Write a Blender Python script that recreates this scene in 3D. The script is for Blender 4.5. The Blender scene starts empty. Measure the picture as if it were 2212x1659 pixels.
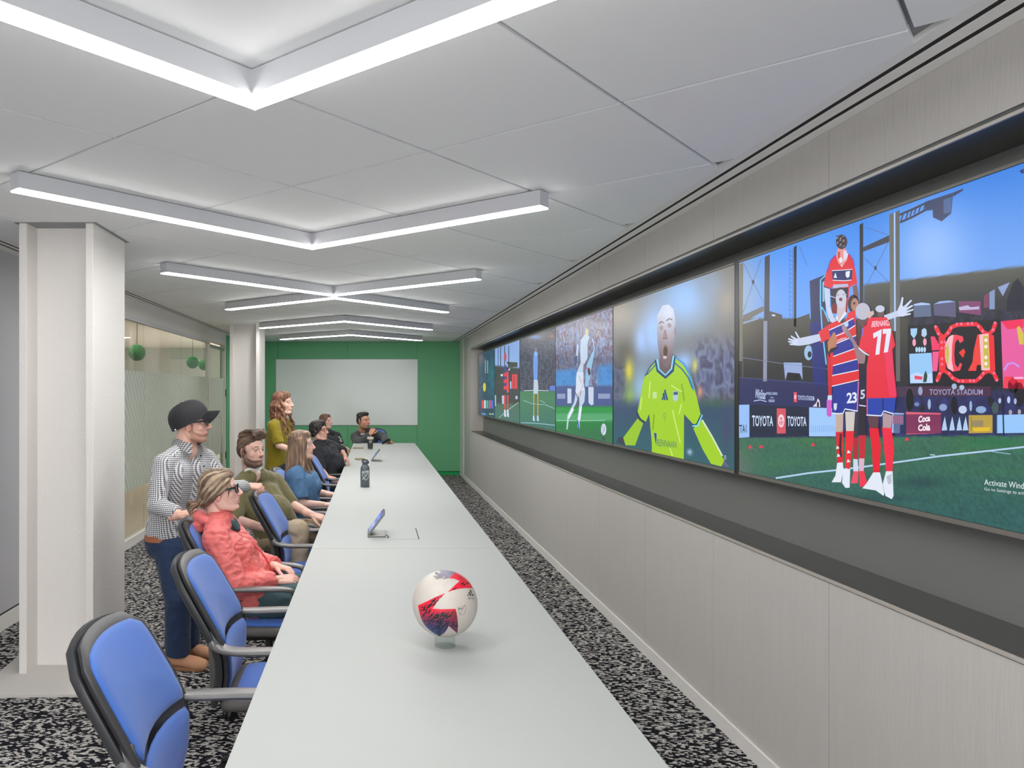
import bpy, bmesh, math, random
from math import sin, cos, pi, radians, sqrt
from mathutils import Vector, Matrix, noise
from mathutils.geometry import delaunay_2d_cdt
import numpy as np

random.seed(7)
S = bpy.context.scene
C = S.collection

# ------------------------------------------------------------------ camera, world, exposure
F, VX, VY, H = 1650.0, 808.0, 845.0, 1.65          # focal length and vanishing point of the 2212x1659 frame, eye height
cam = bpy.data.cameras.new('camera')
camera = bpy.data.objects.new('camera', cam); C.objects.link(camera)
cam.sensor_width = 36.0
cam.lens = 36.0 * F / 2212.0
cam.shift_x = (1106.0 - VX) / 2212.0
cam.shift_y = (VY - 829.5) / 2212.0
cam.clip_start = 0.05; cam.clip_end = 100
camera.location = (0, 0, H); camera.rotation_euler = (pi/2, 0, 0)
S.camera = camera

world = bpy.data.worlds.new('world'); S.world = world
world.use_nodes = True
world.node_tree.nodes['Background'].inputs[0].default_value = (0.97, 0.98, 1.0, 1)
world.node_tree.nodes['Background'].inputs[1].default_value = 4.2
S.view_settings.view_transform = 'Standard'
S.view_settings.look = 'None'
S.view_settings.exposure = 0.0
S.view_settings.gamma = 1.0
S.view_settings.use_curve_mapping = False
LAMP = 37.0                                          # strength of the luminous strips
CORRIDOR = 25.0

# ------------------------------------------------------------------ helpers
def lin(c):
    return tuple((x/255/12.92 if x/255 <= 0.04045 else ((x/255+0.055)/1.055)**2.4) for x in c)

def W(px, py, Y):
    return Vector(((px-VX)*Y/F, Y, H-(py-VY)*Y/F))

_mats = {}
def mat(name, col=(200,200,200), rough=0.6, metal=0.0, spec=0.5, coat=0.0, bump=None, var=None, sheen=0.0, sss=0.0, emit=None, trans=0.0):
    """procedural principled material; bump=(scale,strength,stretch xyz,coord) var=(scale,amount)"""
    if name in _mats: return _mats[name]
    m = bpy.data.materials.new(name); m.use_nodes = True
    nt = m.node_tree; N = nt.nodes; L = nt.links
    b = N['Principled BSDF']
    b.inputs['Base Color'].default_value = (*lin(col), 1)
    b.inputs['Roughness'].default_value = rough
    b.inputs['Metallic'].default_value = metal
    b.inputs['Specular IOR Level'].default_value = spec
    b.inputs['Coat Weight'].default_value = coat
    b.inputs['Coat Roughness'].default_value = 0.08
    b.inputs['Sheen Weight'].default_value = sheen
    b.inputs['Transmission Weight'].default_value = trans
    if sss:
        b.inputs['Subsurface Weight'].default_value = sss
        b.inputs['Subsurface Radius'].default_value = (0.012, 0.005, 0.003)
        b.inputs['Subsurface Scale'].default_value = 1.0
    if emit:
        b.inputs['Emission Color'].default_value = (*lin(emit[0]), 1)
        b.inputs['Emission Strength'].default_value = emit[1]
    tc = N.new('ShaderNodeTexCoord')
    if bump:
        mp = N.new('ShaderNodeMapping'); mp.inputs['Scale'].default_value = bump[2]
        L.new(tc.outputs['Object'], mp.inputs[0])
        nz = N.new('ShaderNodeTexNoise'); nz.inputs['Scale'].default_value = bump[0]; nz.inputs['Detail'].default_value = 3
        L.new(mp.outputs[0], nz.inputs['Vector'])
        bp = N.new('ShaderNodeBump'); bp.inputs['Strength'].default_value = bump[1]; bp.inputs['Distance'].default_value = 0.01
        L.new(nz.outputs[0], bp.inputs['Height']); L.new(bp.outputs[0], b.inputs['Normal'])
    if var:
        mp2 = N.new('ShaderNodeMapping'); mp2.inputs['Scale'].default_value = var[2] if len(var) > 2 else (1,1,1)
        L.new(tc.outputs['Object'], mp2.inputs[0])
        n2 = N.new('ShaderNodeTexNoise'); n2.inputs['Scale'].default_value = var[0]; n2.inputs['Detail'].default_value = 4
        L.new(mp2.outputs[0], n2.inputs['Vector'])
        mx = N.new('ShaderNodeMix'); mx.data_type = 'RGBA'
        c = lin(col); a = var[1]
        mx.inputs[6].default_value = (*[max(0, x*(1-a)) for x in c], 1)
        mx.inputs[7].default_value = (*[min(1, x*(1+a)) for x in c], 1)
        L.new(n2.outputs[0], mx.inputs[0]); L.new(mx.outputs[2], b.inputs['Base Color'])
    _mats[name] = m
    return m

def link(o, parent=None):
    C.objects.link(o)
    if parent is not None: o.parent = parent
    return o

def mesh_obj(name, verts, faces, m, parent=None, smooth=False):
    me = bpy.data.meshes.new(name)
    me.from_pydata([tuple(v) for v in verts], [], faces)
    me.update()
    if smooth: me.polygons.foreach_set('use_smooth', [True]*len(me.polygons))
    if m is not None: me.materials.append(m)
    return link(bpy.data.objects.new(name, me), parent)

def bm_obj(name, bm, m, parent=None, smooth=False, angle=None):
    me = bpy.data.meshes.new(name)
    bmesh.ops.recalc_face_normals(bm, faces=bm.faces)
    bm.to_mesh(me); bm.free()
    if smooth:
        me.polygons.foreach_set('use_smooth', [True]*len(me.polygons))
        if angle: me.set_sharp_from_angle(angle=radians(angle))
    if m is not None: me.materials.append(m)
    return link(bpy.data.objects.new(name, me), parent)

def tag(o, label=None, cat=None, group=None, kind=None):
    if label: o['label'] = label
    if cat: o['category'] = cat
    if group: o['group'] = group
    if kind: o['kind'] = kind
    return o

def empty(name, loc=(0,0,0), rz=0, label=None, cat=None, group=None):
    o = bpy.data.objects.new(name, None); C.objects.link(o)
    o.location = loc; o.rotation_euler = (0,0,rz); o.empty_display_size = 0.1
    return tag(o, label, cat, group)

def add_box(bm, x0, x1, y0, y1, z0, z1, bevel=0.0):
    r = bmesh.ops.create_cube(bm, size=1.0)
    vs = r['verts']
    for v in vs:
        v.co = Vector((x0+(v.co.x+.5)*(x1-x0), y0+(v.co.y+.5)*(y1-y0), z0+(v.co.z+.5)*(z1-z0)))
    if bevel:
        es = list({e for v in vs for e in v.link_edges})
        bmesh.ops.bevel(bm, geom=es, offset=bevel, segments=2, affect='EDGES', profile=0.6)

def box(name, x0, x1, y0, y1, z0, z1, m, parent=None, bevel=0.0):
    bm = bmesh.new(); add_box(bm, min(x0,x1), max(x0,x1), min(y0,y1), max(y0,y1), min(z0,z1), max(z0,z1), bevel)
    return bm_obj(name, bm, m, parent)

def add_prism(bm, pts, z0, z1):
    lo = [bm.verts.new((p[0], p[1], z0)) for p in pts]; hi = [bm.verts.new((p[0], p[1], z1)) for p in pts]
    n = len(pts)
    bm.faces.new(lo[::-1]); bm.faces.new(hi)
    for i in range(n): bm.faces.new((lo[i], lo[(i+1)%n], hi[(i+1)%n], hi[i]))

def add_lathe(bm, prof, seg=32, mtx=None):
    rings = []
    for r, z in prof:
        rings.append([bm.verts.new((r*cos(2*pi*i/seg), r*sin(2*pi*i/seg), z)) for i in range(seg)])
    for a, b in zip(rings, rings[1:]):
        for i in range(seg): bm.faces.new((a[i], a[(i+1)%seg], b[(i+1)%seg], b[i]))
    if prof[0][0] > 1e-6: bm.faces.new(rings[0][::-1])
    if prof[-1][0] > 1e-6: bm.faces.new(rings[-1])
    if mtx is not None:
        for r in rings:
            for v in r: v.co = mtx @ v.co

def smooth_path(pts, n=6):
    out = []
    P = [Vector(p) for p in pts]
    P = [P[0]*2-P[1]] + P + [P[-1]*2-P[-2]]
    for i in range(1, len(P)-2):
        a, b, c, d = P[i-1], P[i], P[i+1], P[i+2]
        for k in range(n):
            t = k/n
            out.append(0.5*((2*b)+(c-a)*t+(2*a-5*b+4*c-d)*t*t+(3*b-a-3*c+d)*t**3))
    out.append(P[-2])
    return out

def add_sweep(bm, pts, section, up=Vector((0,0,1)), scale=None, caps=True):
    """sweep a closed 2D section (list of (a,b): a sideways, b along up) along pts"""
    rings = []; n = len(pts)
    for i, p in enumerate(pts):
        t = (pts[min(i+1, n-1)]-pts[max(i-1, 0)]).normalized()
        s = t.cross(up)
        if s.length < 1e-4: s = t.cross(Vector((0,1,0)))
        s.normalize(); u = s.cross(t).normalized()
        k = scale[i] if scale else (1, 1)
        rings.append([bm.verts.new(p+s*(a*k[0])+u*(b*k[1])) for a, b in section])
    m = len(section)
    for a, b in zip(rings, rings[1:]):
        for i in range(m): bm.faces.new((a[i], a[(i+1)%m], b[(i+1)%m], b[i]))
    if caps:
        bm.faces.new(rings[0][::-1]); bm.faces.new(rings[-1])

def circle(r, n=10, ry=None):
    return [(r*cos(2*pi*i/n), (ry or r)*sin(2*pi*i/n)) for i in range(n)]

def rrect(w, h, r, k=4):
    pts = []
    for cx, cy, a0 in ((w/2-r, h/2-r, 0), (-w/2+r, h/2-r, pi/2), (-w/2+r, -h/2+r, pi), (w/2-r, -h/2+r, 1.5*pi)):
        for i in range(k+1):
            a = a0+i*pi/2/k
            pts.append((cx+r*cos(a), cy+r*sin(a)))
    return pts

def copy_tree(o, parent=None):
    c = o.copy(); C.objects.link(c)
    if parent is not None: c.parent = parent
    for ch in list(o.children): copy_tree(ch, c)
    return c

def tri_fill(poly, step=None):
    """2D polygon -> (verts, tris); optional interior grid points"""
    pts = [Vector((p[0], p[1])) for p in poly]
    n = len(pts)
    if step:
        dense = []
        for i in range(n):
            a, b = pts[i], pts[(i+1)%n]
            k = max(1, int((b-a).length/step))
            dense += [a+(b-a)*(j/k) for j in range(k)]
        pts = dense; n = len(pts)
    edges = [(i, (i+1)%n) for i in range(n)]
    if step:
        xs = [p.x for p in pts]; ys = [p.y for p in pts]
        y = min(ys)+step/2
        while y < max(ys):
            x = min(xs)+step/2
            while x < max(xs):
                pts.append(Vector((x, y))); x += step
            y += step
    v, e, f, *_ = delaunay_2d_cdt(pts, edges, [], 1, 1e-6)
    return [(p.x, p.y) for p in v], f

def text_mesh(body, align='LEFT', bold=0.0, space=1.0):
    cu = bpy.data.curves.new('t', 'FONT'); cu.body = body; cu.align_x = align; cu.offset = bold; cu.space_character = space
    cu.resolution_u = 3
    o = bpy.data.objects.new('t', cu); C.objects.link(o)
    bpy.context.view_layer.update()
    dg = bpy.context.evaluated_depsgraph_get()
    me = bpy.data.meshes.new_from_object(o.evaluated_get(dg))
    v = [tuple(p.co) for p in me.vertices]; f = [tuple(p.vertices) for p in me.polygons]
    bpy.data.objects.remove(o); bpy.data.meshes.remove(me); bpy.data.curves.remove(cu)
    xs = [p[0] for p in v]; ys = [p[1] for p in v]
    x0, x1, y0, y1 = min(xs), max(xs), min(ys), max(ys)
    return [((p[0]-x0)/(x1-x0), (p[1]-y0)/(y1-y0)) for p in v], f

# ------------------------------------------------------------------ materials of the room
M = {}
M['ceiling'] = mat('ceiling_tile_white', (243,244,244), 0.85, bump=(140, .05, (1,1,1)))
M['ceil_edge'] = mat('ceiling_border_white', (240,239,236), 0.8)
M['tbar'] = mat('ceiling_grid_grey', (150,150,152), 0.6)
M['black'] = mat('slot_black', (10,10,11), 0.7)
M['fixture'] = mat('fixture_paint', (205,206,209), 0.45)
M['wallcover'] = mat('wall_covering_grey', (190,187,182), 0.7, bump=(90, .12, (1,1,.12)), var=(30, .05, (1,1,.08)))
M['white_paint'] = mat('white_paint', (226,223,218), 0.6, bump=(60, .05, (1,1,1)))
M['column'] = mat('column_paint', (232,228,223), 0.55, bump=(120, .25, (1,1,.6)))
M['greywall'] = mat('grey_wall_paint', (188,187,191), 0.6, bump=(120, .05, (1,1,.2)))
M['green'] = mat('green_panel_paint', (108,184,134), 0.55, bump=(90, .05, (1,1,1)))
M['green_base'] = mat('green_skirting', (20,165,90), 0.5)
M['board'] = mat('whiteboard_glass', (244,248,246), 0.10, spec=0.22, coat=0.0)
M['board_edge'] = mat('whiteboard_edge', (150,168,158), 0.3)
M['steel'] = mat('brushed_dark_steel', (118,118,115), 0.34, metal=0.75, bump=(40, .04, (1,.05,1)))
M['steel_lip'] = mat('bright_steel_lip', (206,200,190), 0.35, metal=0.35)
M['niche'] = mat('niche_back_grey', (112,113,110), 0.5)
M['table'] = mat('table_white_glass', (175,178,175), 0.55, spec=0.3, coat=0.0)
M['table_edge'] = mat('table_edge_glass', (150,182,168), 0.2)
M['table_leg'] = mat('table_leg_grey', (70,72,74), 0.45)

def carpet_mat():
    m = bpy.data.materials.new('carpet_flecked'); m.use_nodes = True
    nt = m.node_tree; N = nt.nodes; L = nt.links; b = N['Principled BSDF']
    b.inputs['Roughness'].default_value = 0.95; b.inputs['Specular IOR Level'].default_value = 0.1
    tc = N.new('ShaderNodeTexCoord')
    nz = N.new('ShaderNodeTexNoise'); nz.inputs['Scale'].default_value = 9; nz.inputs['Detail'].default_value = 2
    L.new(tc.outputs['Object'], nz.inputs['Vector'])
    sc = N.new('ShaderNodeVectorMath'); sc.operation = 'SCALE'; sc.inputs['Scale'].default_value = 0.02
    L.new(nz.outputs['Color'], sc.inputs[0])
    ad = N.new('ShaderNodeVectorMath'); ad.operation = 'ADD'
    L.new(tc.outputs['Object'], ad.inputs[0]); L.new(sc.outputs[0], ad.inputs[1])
    mp = N.new('ShaderNodeMapping'); mp.inputs['Rotation'].default_value = (0,0,radians(14)); mp.inputs['Scale'].default_value = (1.0, 1.6, 1)
    L.new(ad.outputs[0], mp.inputs[0])
    vo = N.new('ShaderNodeTexVoronoi'); vo.inputs['Scale'].default_value = 56; vo.inputs['Randomness'].default_value = 0.75
    L.new(mp.outputs[0], vo.inputs['Vector'])
    sep = N.new('ShaderNodeSeparateColor'); L.new(vo.outputs['Color'], sep.inputs[0])
    r = N.new('ShaderNodeValToRGB'); r.color_ramp.interpolation = 'CONSTANT'
    e = r.color_ramp.elements
    e[0].position = 0; e[0].color = (*lin((30,31,37)), 1)
    e[1].position = 0.47; e[1].color = (*lin((208,204,198)), 1)
    x = e.new(0.74); x.color = (*lin((58,58,64)), 1)
    x = e.new(0.82); x.color = (*lin((176,172,168)), 1)
    L.new(sep.outputs[0], r.inputs[0])
    n3 = N.new('ShaderNodeTexNoise'); n3.inputs['Scale'].default_value = 220; n3.inputs['Detail'].default_value = 1
    L.new(mp.outputs[0], n3.inputs['Vector'])
    r3 = N.new('ShaderNodeValToRGB'); r3.color_ramp.elements[0].position = .38; r3.color_ramp.elements[1].position = .52
    r3.color_ramp.elements[0].color = (.22,.22,.23,1); r3.color_ramp.elements[1].color = (1,1,1,1)
    L.new(n3.outputs[0], r3.inputs[0])
    mx = N.new('ShaderNodeMix'); mx.data_type = 'RGBA'; mx.blend_type = 'MULTIPLY'; mx.inputs[0].default_value = 1
    L.new(r.outputs[0], mx.inputs[6]); L.new(r3.outputs[0], mx.inputs[7]); L.new(mx.outputs[2], b.inputs['Base Color'])
    bp = N.new('ShaderNodeBump'); bp.inputs['Strength'].default_value = .5; bp.inputs['Distance'].default_value = .004
    L.new(mx.outputs[2], bp.inputs['Height']); L.new(bp.outputs[0], b.inputs['Normal'])
    return m
M['carpet'] = carpet_mat()

def glass_mat(name, tint, refl=0.09, film=False):
    m = bpy.data.materials.new(name); m.use_nodes = True
    nt = m.node_tree; N = nt.nodes; L = nt.links
    for n in list(N): N.remove(n)
    out = N.new('ShaderNodeOutputMaterial')
    tr = N.new('ShaderNodeBsdfTransparent'); tr.inputs[0].default_value = (*lin(tint), 1)
    gl = N.new('ShaderNodeBsdfGlossy'); gl.inputs['Roughness'].default_value = 0.02
    lw = N.new('ShaderNodeLayerWeight'); lw.inputs[0].default_value = .5
    pw = N.new('ShaderNodeMath'); pw.operation = 'POWER'; pw.inputs[1].default_value = 5.0; L.new(lw.outputs['Facing'], pw.inputs[0])
    fr = N.new('ShaderNodeMath'); fr.operation = 'MULTIPLY_ADD'; fr.inputs[1].default_value = .55; fr.inputs[2].default_value = .025; L.new(pw.outputs[0], fr.inputs[0])
    mx = N.new('ShaderNodeMixShader'); L.new(fr.outputs[0], mx.inputs[0]); L.new(tr.outputs[0], mx.inputs[1]); L.new(gl.outputs[0], mx.inputs[2])
    if film:
        tc = N.new('ShaderNodeTexCoord')
        mp = N.new('ShaderNodeMapping'); mp.inputs['Rotation'].default_value = (radians(-38), 0, 0)
        L.new(tc.outputs['Object'], mp.inputs[0])
        wv = N.new('ShaderNodeTexWave'); wv.bands_direction = 'Y'; wv.inputs['Scale'].default_value = 3.6; wv.inputs['Distortion'].default_value = 0
        L.new(mp.outputs[0], wv.inputs['Vector'])
        nz = N.new('ShaderNodeTexNoise'); nz.inputs['Scale'].default_value = 1.3; L.new(tc.outputs['Object'], nz.inputs['Vector'])
        r = N.new('ShaderNodeMapRange'); r.inputs[3].default_value = 0.66; r.inputs[4].default_value = 0.97
        L.new(wv.outputs['Fac'], r.inputs[0])
        df = N.new('ShaderNodeBsdfDiffuse'); df.inputs[0].default_value = (*lin((220,226,219)), 1)
        tl = N.new('ShaderNodeBsdfTranslucent'); tl.inputs[0].default_value = (*lin((226,231,225)), 1)
        m2 = N.new('ShaderNodeMixShader'); m2.inputs[0].default_value = 0.5; L.new(df.outputs[0], m2.inputs[1]); L.new(tl.outputs[0], m2.inputs[2])
        m3 = N.new('ShaderNodeMixShader'); L.new(r.outputs[0], m3.inputs[0]); L.new(tr.outputs[0], m3.inputs[1]); L.new(m2.outputs[0], m3.inputs[2])
        L.new(m3.outputs[0], out.inputs[0])
    else:
        L.new(mx.outputs[0], out.inputs[0])
    return m
M['glass'] = glass_mat('partition_glass', (245,248,245), 0.07)
M['film'] = glass_mat('frosted_striped_film', (240,244,238), film=True)

def emit_mat(name, col, strength):
    m = bpy.data.materials.new(name); m.use_nodes = True
    nt = m.node_tree; N = nt.nodes
    for n in list(N): N.remove(n)
    e = N.new('ShaderNodeEmission'); e.inputs[0].default_value = (*col, 1); e.inputs[1].default_value = strength
    o = N.new('ShaderNodeOutputMaterial'); nt.links.new(e.outputs[0], o.inputs[0])
    return m
M['strip'] = emit_mat('led_strip_diffuser', (1.0, 0.985, 0.97), LAMP)
M['corridor_lamp'] = emit_mat('corridor_lamp', (1.0, 0.97, 0.92), CORRIDOR)

# ------------------------------------------------------------------ the setting
XR, XL, YB, ZC = 1.70, -2.57, 15.04, 2.625
YN = -3.0                                           # the room goes on behind the camera

fl = box('floor', XL-.1, XR+.3, YN, YB+.1, -0.06, 0, M['carpet']); tag(fl, kind='structure')

# ceiling: slab, grid tiles, plain borders, slot diffusers
ceil = box('ceiling', XL-.1, XR+.3, YN, YB+.1, ZC+.022, ZC+.08, M['tbar']); tag(ceil, kind='structure')
A = Vector((-.6125, .527)); B = Vector((.6125, .688)); O = Vector((.2225, 3.112))
CX0, CX1, CY0, CY1 = -2.33, 1.512, YN, YB

def clip(poly, axis, lim, keep_less):
    out = []
    for i in range(len(poly)):
        a, b = poly[i], poly[(i+1)%len(poly)]
        ia = (a[axis] <= lim) if keep_less else (a[axis] >= lim)
        ib = (b[axis] <= lim) if keep_less else (b[axis] >= lim)
        if ia: out.append(a)
        if ia != ib:
            t = (lim-a[axis])/(b[axis]-a[axis]); out.append(a+(b-a)*t)
    return out
g = 0.0075
ea = A.normalized()*g; eb = B.normalized()*g
for i in range(-16, 17):
    for j in range(-16, 17):
        o = O+A*i+B*j
        poly = [o+ea+eb, o+B-eb+ea, o+A+B-ea-eb, o+A-ea+eb]
        for ax, lim, less in ((0, CX0, False), (0, CX1, True), (1, CY0, False), (1, CY1, True)):
            if poly: poly = clip(poly, ax, lim, less)
        if len(poly) < 3: continue
        area = abs(sum(poly[k].x*poly[(k+1)%len(poly)].y-poly[(k+1)%len(poly)].x*poly[k].y for k in range(len(poly))))/2
        if area < .004: continue
        if max(p.y for p in poly) < -1.6: continue
        bm = bmesh.new(); add_prism(bm, poly, ZC, ZC+.020)
        bm_obj('ceiling_tile', bm, M['ceiling'], ceil)
for name, x0, x1 in (('right', CX1, 1.557), ('right', 1.580, 1.629), ('right', 1.652, XR+.06), ('left', -2.418, CX0), ('left', -2.470, -2.440), ('left', XL-.05, -2.492)):
    box('ceiling_border', x0+.0005, x1, YN, YB, ZC, ZC+.0205, M['ceil_edge'], ceil)
for x0, x1 in ((1.557, 1.580), (1.629, 1.652), (-2.440, -2.418), (-2.492, -2.470)):
    box('air_slot', x0, x1, YN, YB, ZC+.002, ZC+.0215, M['black'], ceil)

# back wall: green panels, dark joints, kick, whiteboard
wb = box('wall_back', XL-.1, XR+.3, YB+.012, YB+.1, 0, ZC+.02, mat('wall_back_joint', (16,60,36), .7)); tag(wb, kind='structure')
for x0, x1 in ((-2.62, -1.892), (-1.888, -.522), (-.518, .846), (.850, XR)):
    box('wall_panel', x0, x1, YB-.004, YB+.012, .075, ZC-.003, M['green'], wb, bevel=.001)
bb = box('baseboard_back', XL, XR, YB-.012, YB+.011, 0, .062, M['green_base']); tag(bb, kind='structure')

wbd = empty('whiteboard', (-.54, YB-.02, 1.63), label='wide white glass board on the green end wall, reflecting the lights', cat='whiteboard')
def W_(o, *a): return box(*a, parent=o)
bx = box('board_panel', -1.39, 1.395, -.006, .006, -.647, .645, M['board'], wbd, bevel=.002)
bx = box('board_frame', -1.40, 1.405, .0065, .0155, -.657, .655, M['board_edge'], wbd)

# right wall: fabric-faced panels above and below a steel-lined niche
NZ0, NZ1, NXB, NYE = .945, 2.392, 1.93, 13.49
bm = bmesh.new()
add_box(bm, XR+.02, XR+.4, YN, NYE, 0, NZ0-.035)
add_box(bm, XR+.02, XR+.4, YN, NYE, NZ1+.02, ZC+.02)
add_box(bm, XR+.02, XR+.4, NYE+.012, YB+.1, 0, ZC+.02)
wr = bm_obj('wall_right', bm, mat('wall_right_joint', (120,118,114), .8)); tag(wr, kind='structure')
ys = [2.855+.968*k for k in range(-6, 12)]
ys = [y for y in ys if y < NYE-.3]+[NYE]
for a, b in zip(ys, ys[1:]):
    box('wall_panel', XR, XR+.02, a+.0015, b-.0015, .075, NZ0-.012, M['wallcover'], wr)
    box('wall_panel', XR, XR+.02, a+.0015, b-.0015, NZ1+.014, ZC-.001, M['wallcover'], wr)
box('wall_panel', XR, XR+.02, NYE+.002, 14.40, .075, ZC-.001, M['wallcover'], wr)
tr = box('trim_1', XR-.012, XR+.02, 14.402, YB-.013, 0.0, ZC-.002, M['white_paint']); tag(tr, kind='structure')
bs = box('baseboard_right', XR-.012, XR+.018, YN, 14.40, 0, .072, M['white_paint']); tag(bs, kind='structure')

nich = box('trim_2', NXB, NXB+.02, YN, NYE+.01, NZ0-.03, NZ1+.02, M['niche']); tag(nich, kind='structure')
box('niche_sill', XR+.004, NXB-.001, YN, NYE-.001, NZ0-.009, NZ0+.002, M['steel'], nich)
box('niche_soffit', XR+.004, NXB-.001, YN, NYE-.001, NZ1-.008, NZ1+.012, M['steel'], nich)
box('niche_jamb', XR+.004, NXB-.001, NYE, NYE+.010, NZ0+.003, NZ1-.009, M['steel_lip'], nich)
for z0, z1, nm in ((NZ0-.008, NZ0+.004, 'sill_lip'), (NZ1-.011, NZ1-.001, 'soffit_lip')):
    box(nm, XR-.006, XR+.003, YN, NYE-.001, z0, z1, M['steel_lip'], nich, bevel=.001)

# left side: grey wall, header, glass partition with a door, green end piece
wl = box('wall_left', XL, XL-.1, YN, 6.95, 0, ZC+.02, M['greywall']); tag(wl, kind='structure')
bl = box('baseboard_left', XL+.0005, XL+.014, YN, 6.95, 0, .11, M['white_paint']); tag(bl, kind='structure')
box('shadow_joint', XL+.001, XL+.008, YN, 6.95, .1105, .117, M['black'], bl)
wl2 = box('wall_left_header', XL, XL-.1, 6.952, 13.25, 2.44, ZC+.02, M['white_paint']); tag(wl2, kind='structure')
wl3 = box('wall_left_end', XL+.012, XL-.1, 13.252, YB+.01, 0, ZC+.019, M['green']); tag(wl3, kind='structure')

win = empty('window_1', (XL-.03, 0, 0)); tag(win, kind='structure')
GY = [6.955, 8.62, 10.28, 11.90]
for a, b in zip(GY, GY[1:]):
    box('glass_pane', -.005, .005, a+.004, b-.004, .095, 2.40, M['glass'], win)
    box('frosted_film', .0055, .0065, a+.004, b-.004, .60, 1.868, M['film'], win)
for nm, z0, z1 in (('sill_rail', 0, .094), ('head_rail', 2.401, 2.439)):
    box(nm, -.025, .03, 6.955, 11.90, z0, z1, M['white_paint'] if z0 == 0 else M['fixture'], win)
dr = empty('door_1', (XL-.03, 0, 0)); tag(dr, kind='structure')
alu = mat('door_aluminium', (176,178,176), .35, metal=.6)
box('glass_pane', -.006, .006, 11.96, 13.16, .11, 2.34, M['glass'], dr)
box('frosted_film', .0065, .0075, 11.96, 13.16, .60, 1.868, M['film'], dr)
box('bottom_rail', -.02, .025, 11.96, 13.16, .01, .109, alu, dr)
box('top_rail', -.02, .025, 11.96, 13.16, 2.341, 2.39, alu, dr)
for y in (11.93, 13.19): box('door_jamb', -.03, .035, y-.028, y+.028, 0, 2.438, M['white_paint'], dr)
for z in (1.62, .55): box('hinge', .036, .05, 13.17, 13.20, z-.06, z+.06, mat('hinge_black', (40,40,42), .4), dr)
bm = bmesh.new(); add_lathe(bm, [(.011, .42), (.011, 1.32)], 10, Matrix.Translation((.062, 12.72, 0)))
hd = bm_obj('door_handle', bm, M['steel_lip'], dr, True)
for z in (.52, 1.22): box('handle_mount', .008, .056, 12.712, 12.728, z-.008, z+.008, M['steel_lip'], hd)

# corridor seen through the glass
wood = mat('corridor_wood_floor', (206,184,160), .4, var=(3, .12, (.6,6,1)))
cf = box('floor_corridor', -8.0, XL-.1, 2, 22, -.06, -.001, wood); tag(cf, kind='structure')
cc = box('ceiling_corridor', -8.0, XL-.1, 2, 22, 2.9, 2.95, mat('corridor_ceiling', (214,206,194), .8)); tag(cc, kind='structure')
cw = box('wall_corridor', -8.05, -8.0, 2, 22, 0, 2.9, mat('corridor_wall', (204,198,188), .8)); tag(cw, kind='structure')
cw2 = box('wall_corridor_end', -8.0, XL-.15, 22, 22.05, 0, 2.9, mat('corridor_end_wall', (176,177,168), .8)); tag(cw2, kind='structure')
cw3 = box('wall_corridor_near', -8.0, XL-.15, 1.95, 2, 0, 2.9, mat('corridor_wall', (204,198,188), .8)); tag(cw3, kind='structure')
for i, (x, y) in enumerate(((-3.6, 6), (-3.6, 10.2), (-3.9, 14.5), (-5.8, 8), (-5.8, 12.5), (-5.8, 17))):
    t = empty('corridor_light', (x, y, 2.87), label='slim corridor ceiling light beyond the glass, %s in the row %s' % (('nearest', 'middle one', 'farthest')[i % 3], 'beside the partition' if x > -5 else 'along the far wall'), cat='ceiling light', group='corridor ceiling lights')
    box('housing', -.07, .07, -.62, .62, 0, .028, M['fixture'], t)
    box('diffuser', -.06, .06, -.60, .60, -.006, -.0005, M['corridor_lamp'], t)
def pendant(px, py, Y, r, label):
    c = W(px, py, Y)
    t = empty('pendant_lamp', c, label=label, cat='pendant')
    bm = bmesh.new(); bmesh.ops.create_icosphere(bm, subdivisions=4, radius=r)
    for v in bm.verts:
        n = v.co.normalized(); v.co = n*(r*(1+.03*noise.noise(n*9)))
    bm_obj('moss_globe', bm, mat('moss_green', (44,128,60), .9, bump=(60, .8, (1,1,1)), var=(25, .35)), t, True)
    bm = bmesh.new(); add_lathe(bm, [(.004, r*.98), (.004, 2.89-c.z)], 6); bm_obj('cord', bm, M['black'], t)
pendant(296, 762, 10.5, .112, 'green globe pendant beyond the glass, nearest the column')
pendant(416, 783, 14.5, .115, 'green globe pendant beyond the glass, left one of the far pair')
pendant(441, 788, 15.0, .110, 'green globe pendant beyond the glass, right one of the far pair')

# steel columns, boxed as H sections
def column(name, x0, x1, y0, y1, fl_w, plate, num):
    bm = bmesh.new()
    n = .09
    add_box(bm, x0, x0+fl_w, y0, y1, 0, ZC+.01, .004)
    add_box(bm, x1-fl_w, x1, y0, y1, 0, ZC+.01, .004)
    add_box(bm, x0+fl_w-.002, x1-fl_w+.002, y0+.14, y1-.06, 0, ZC+.008)
    o = bm_obj(name, bm, M['column']); tag(o, kind='structure')
    if plate:
        bm = bmesh.new(); add_prism(bm, plate, .001, .016); bm_obj('base_plate', bm, mat('base_plate_paint', (204,200,194), .6), o)
        box('reveal_line', x0-.022, x1+.022, y0-.018, y1+.022, ZC-.0035, ZC-.0005, M['tbar'], o)  # thin grey sheet standing for the reveal line round the column top
    return o
column('column_1', -2.055, -1.625, 4.42, 4.98, .045, [(-2.16, 4.10), (-1.55, 4.12), (-1.55, 5.06), (-2.22, 5.06)], 1)
column('column_2', -2.09, -1.66, 11.05, 11.62, .05, None, 2)

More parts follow.
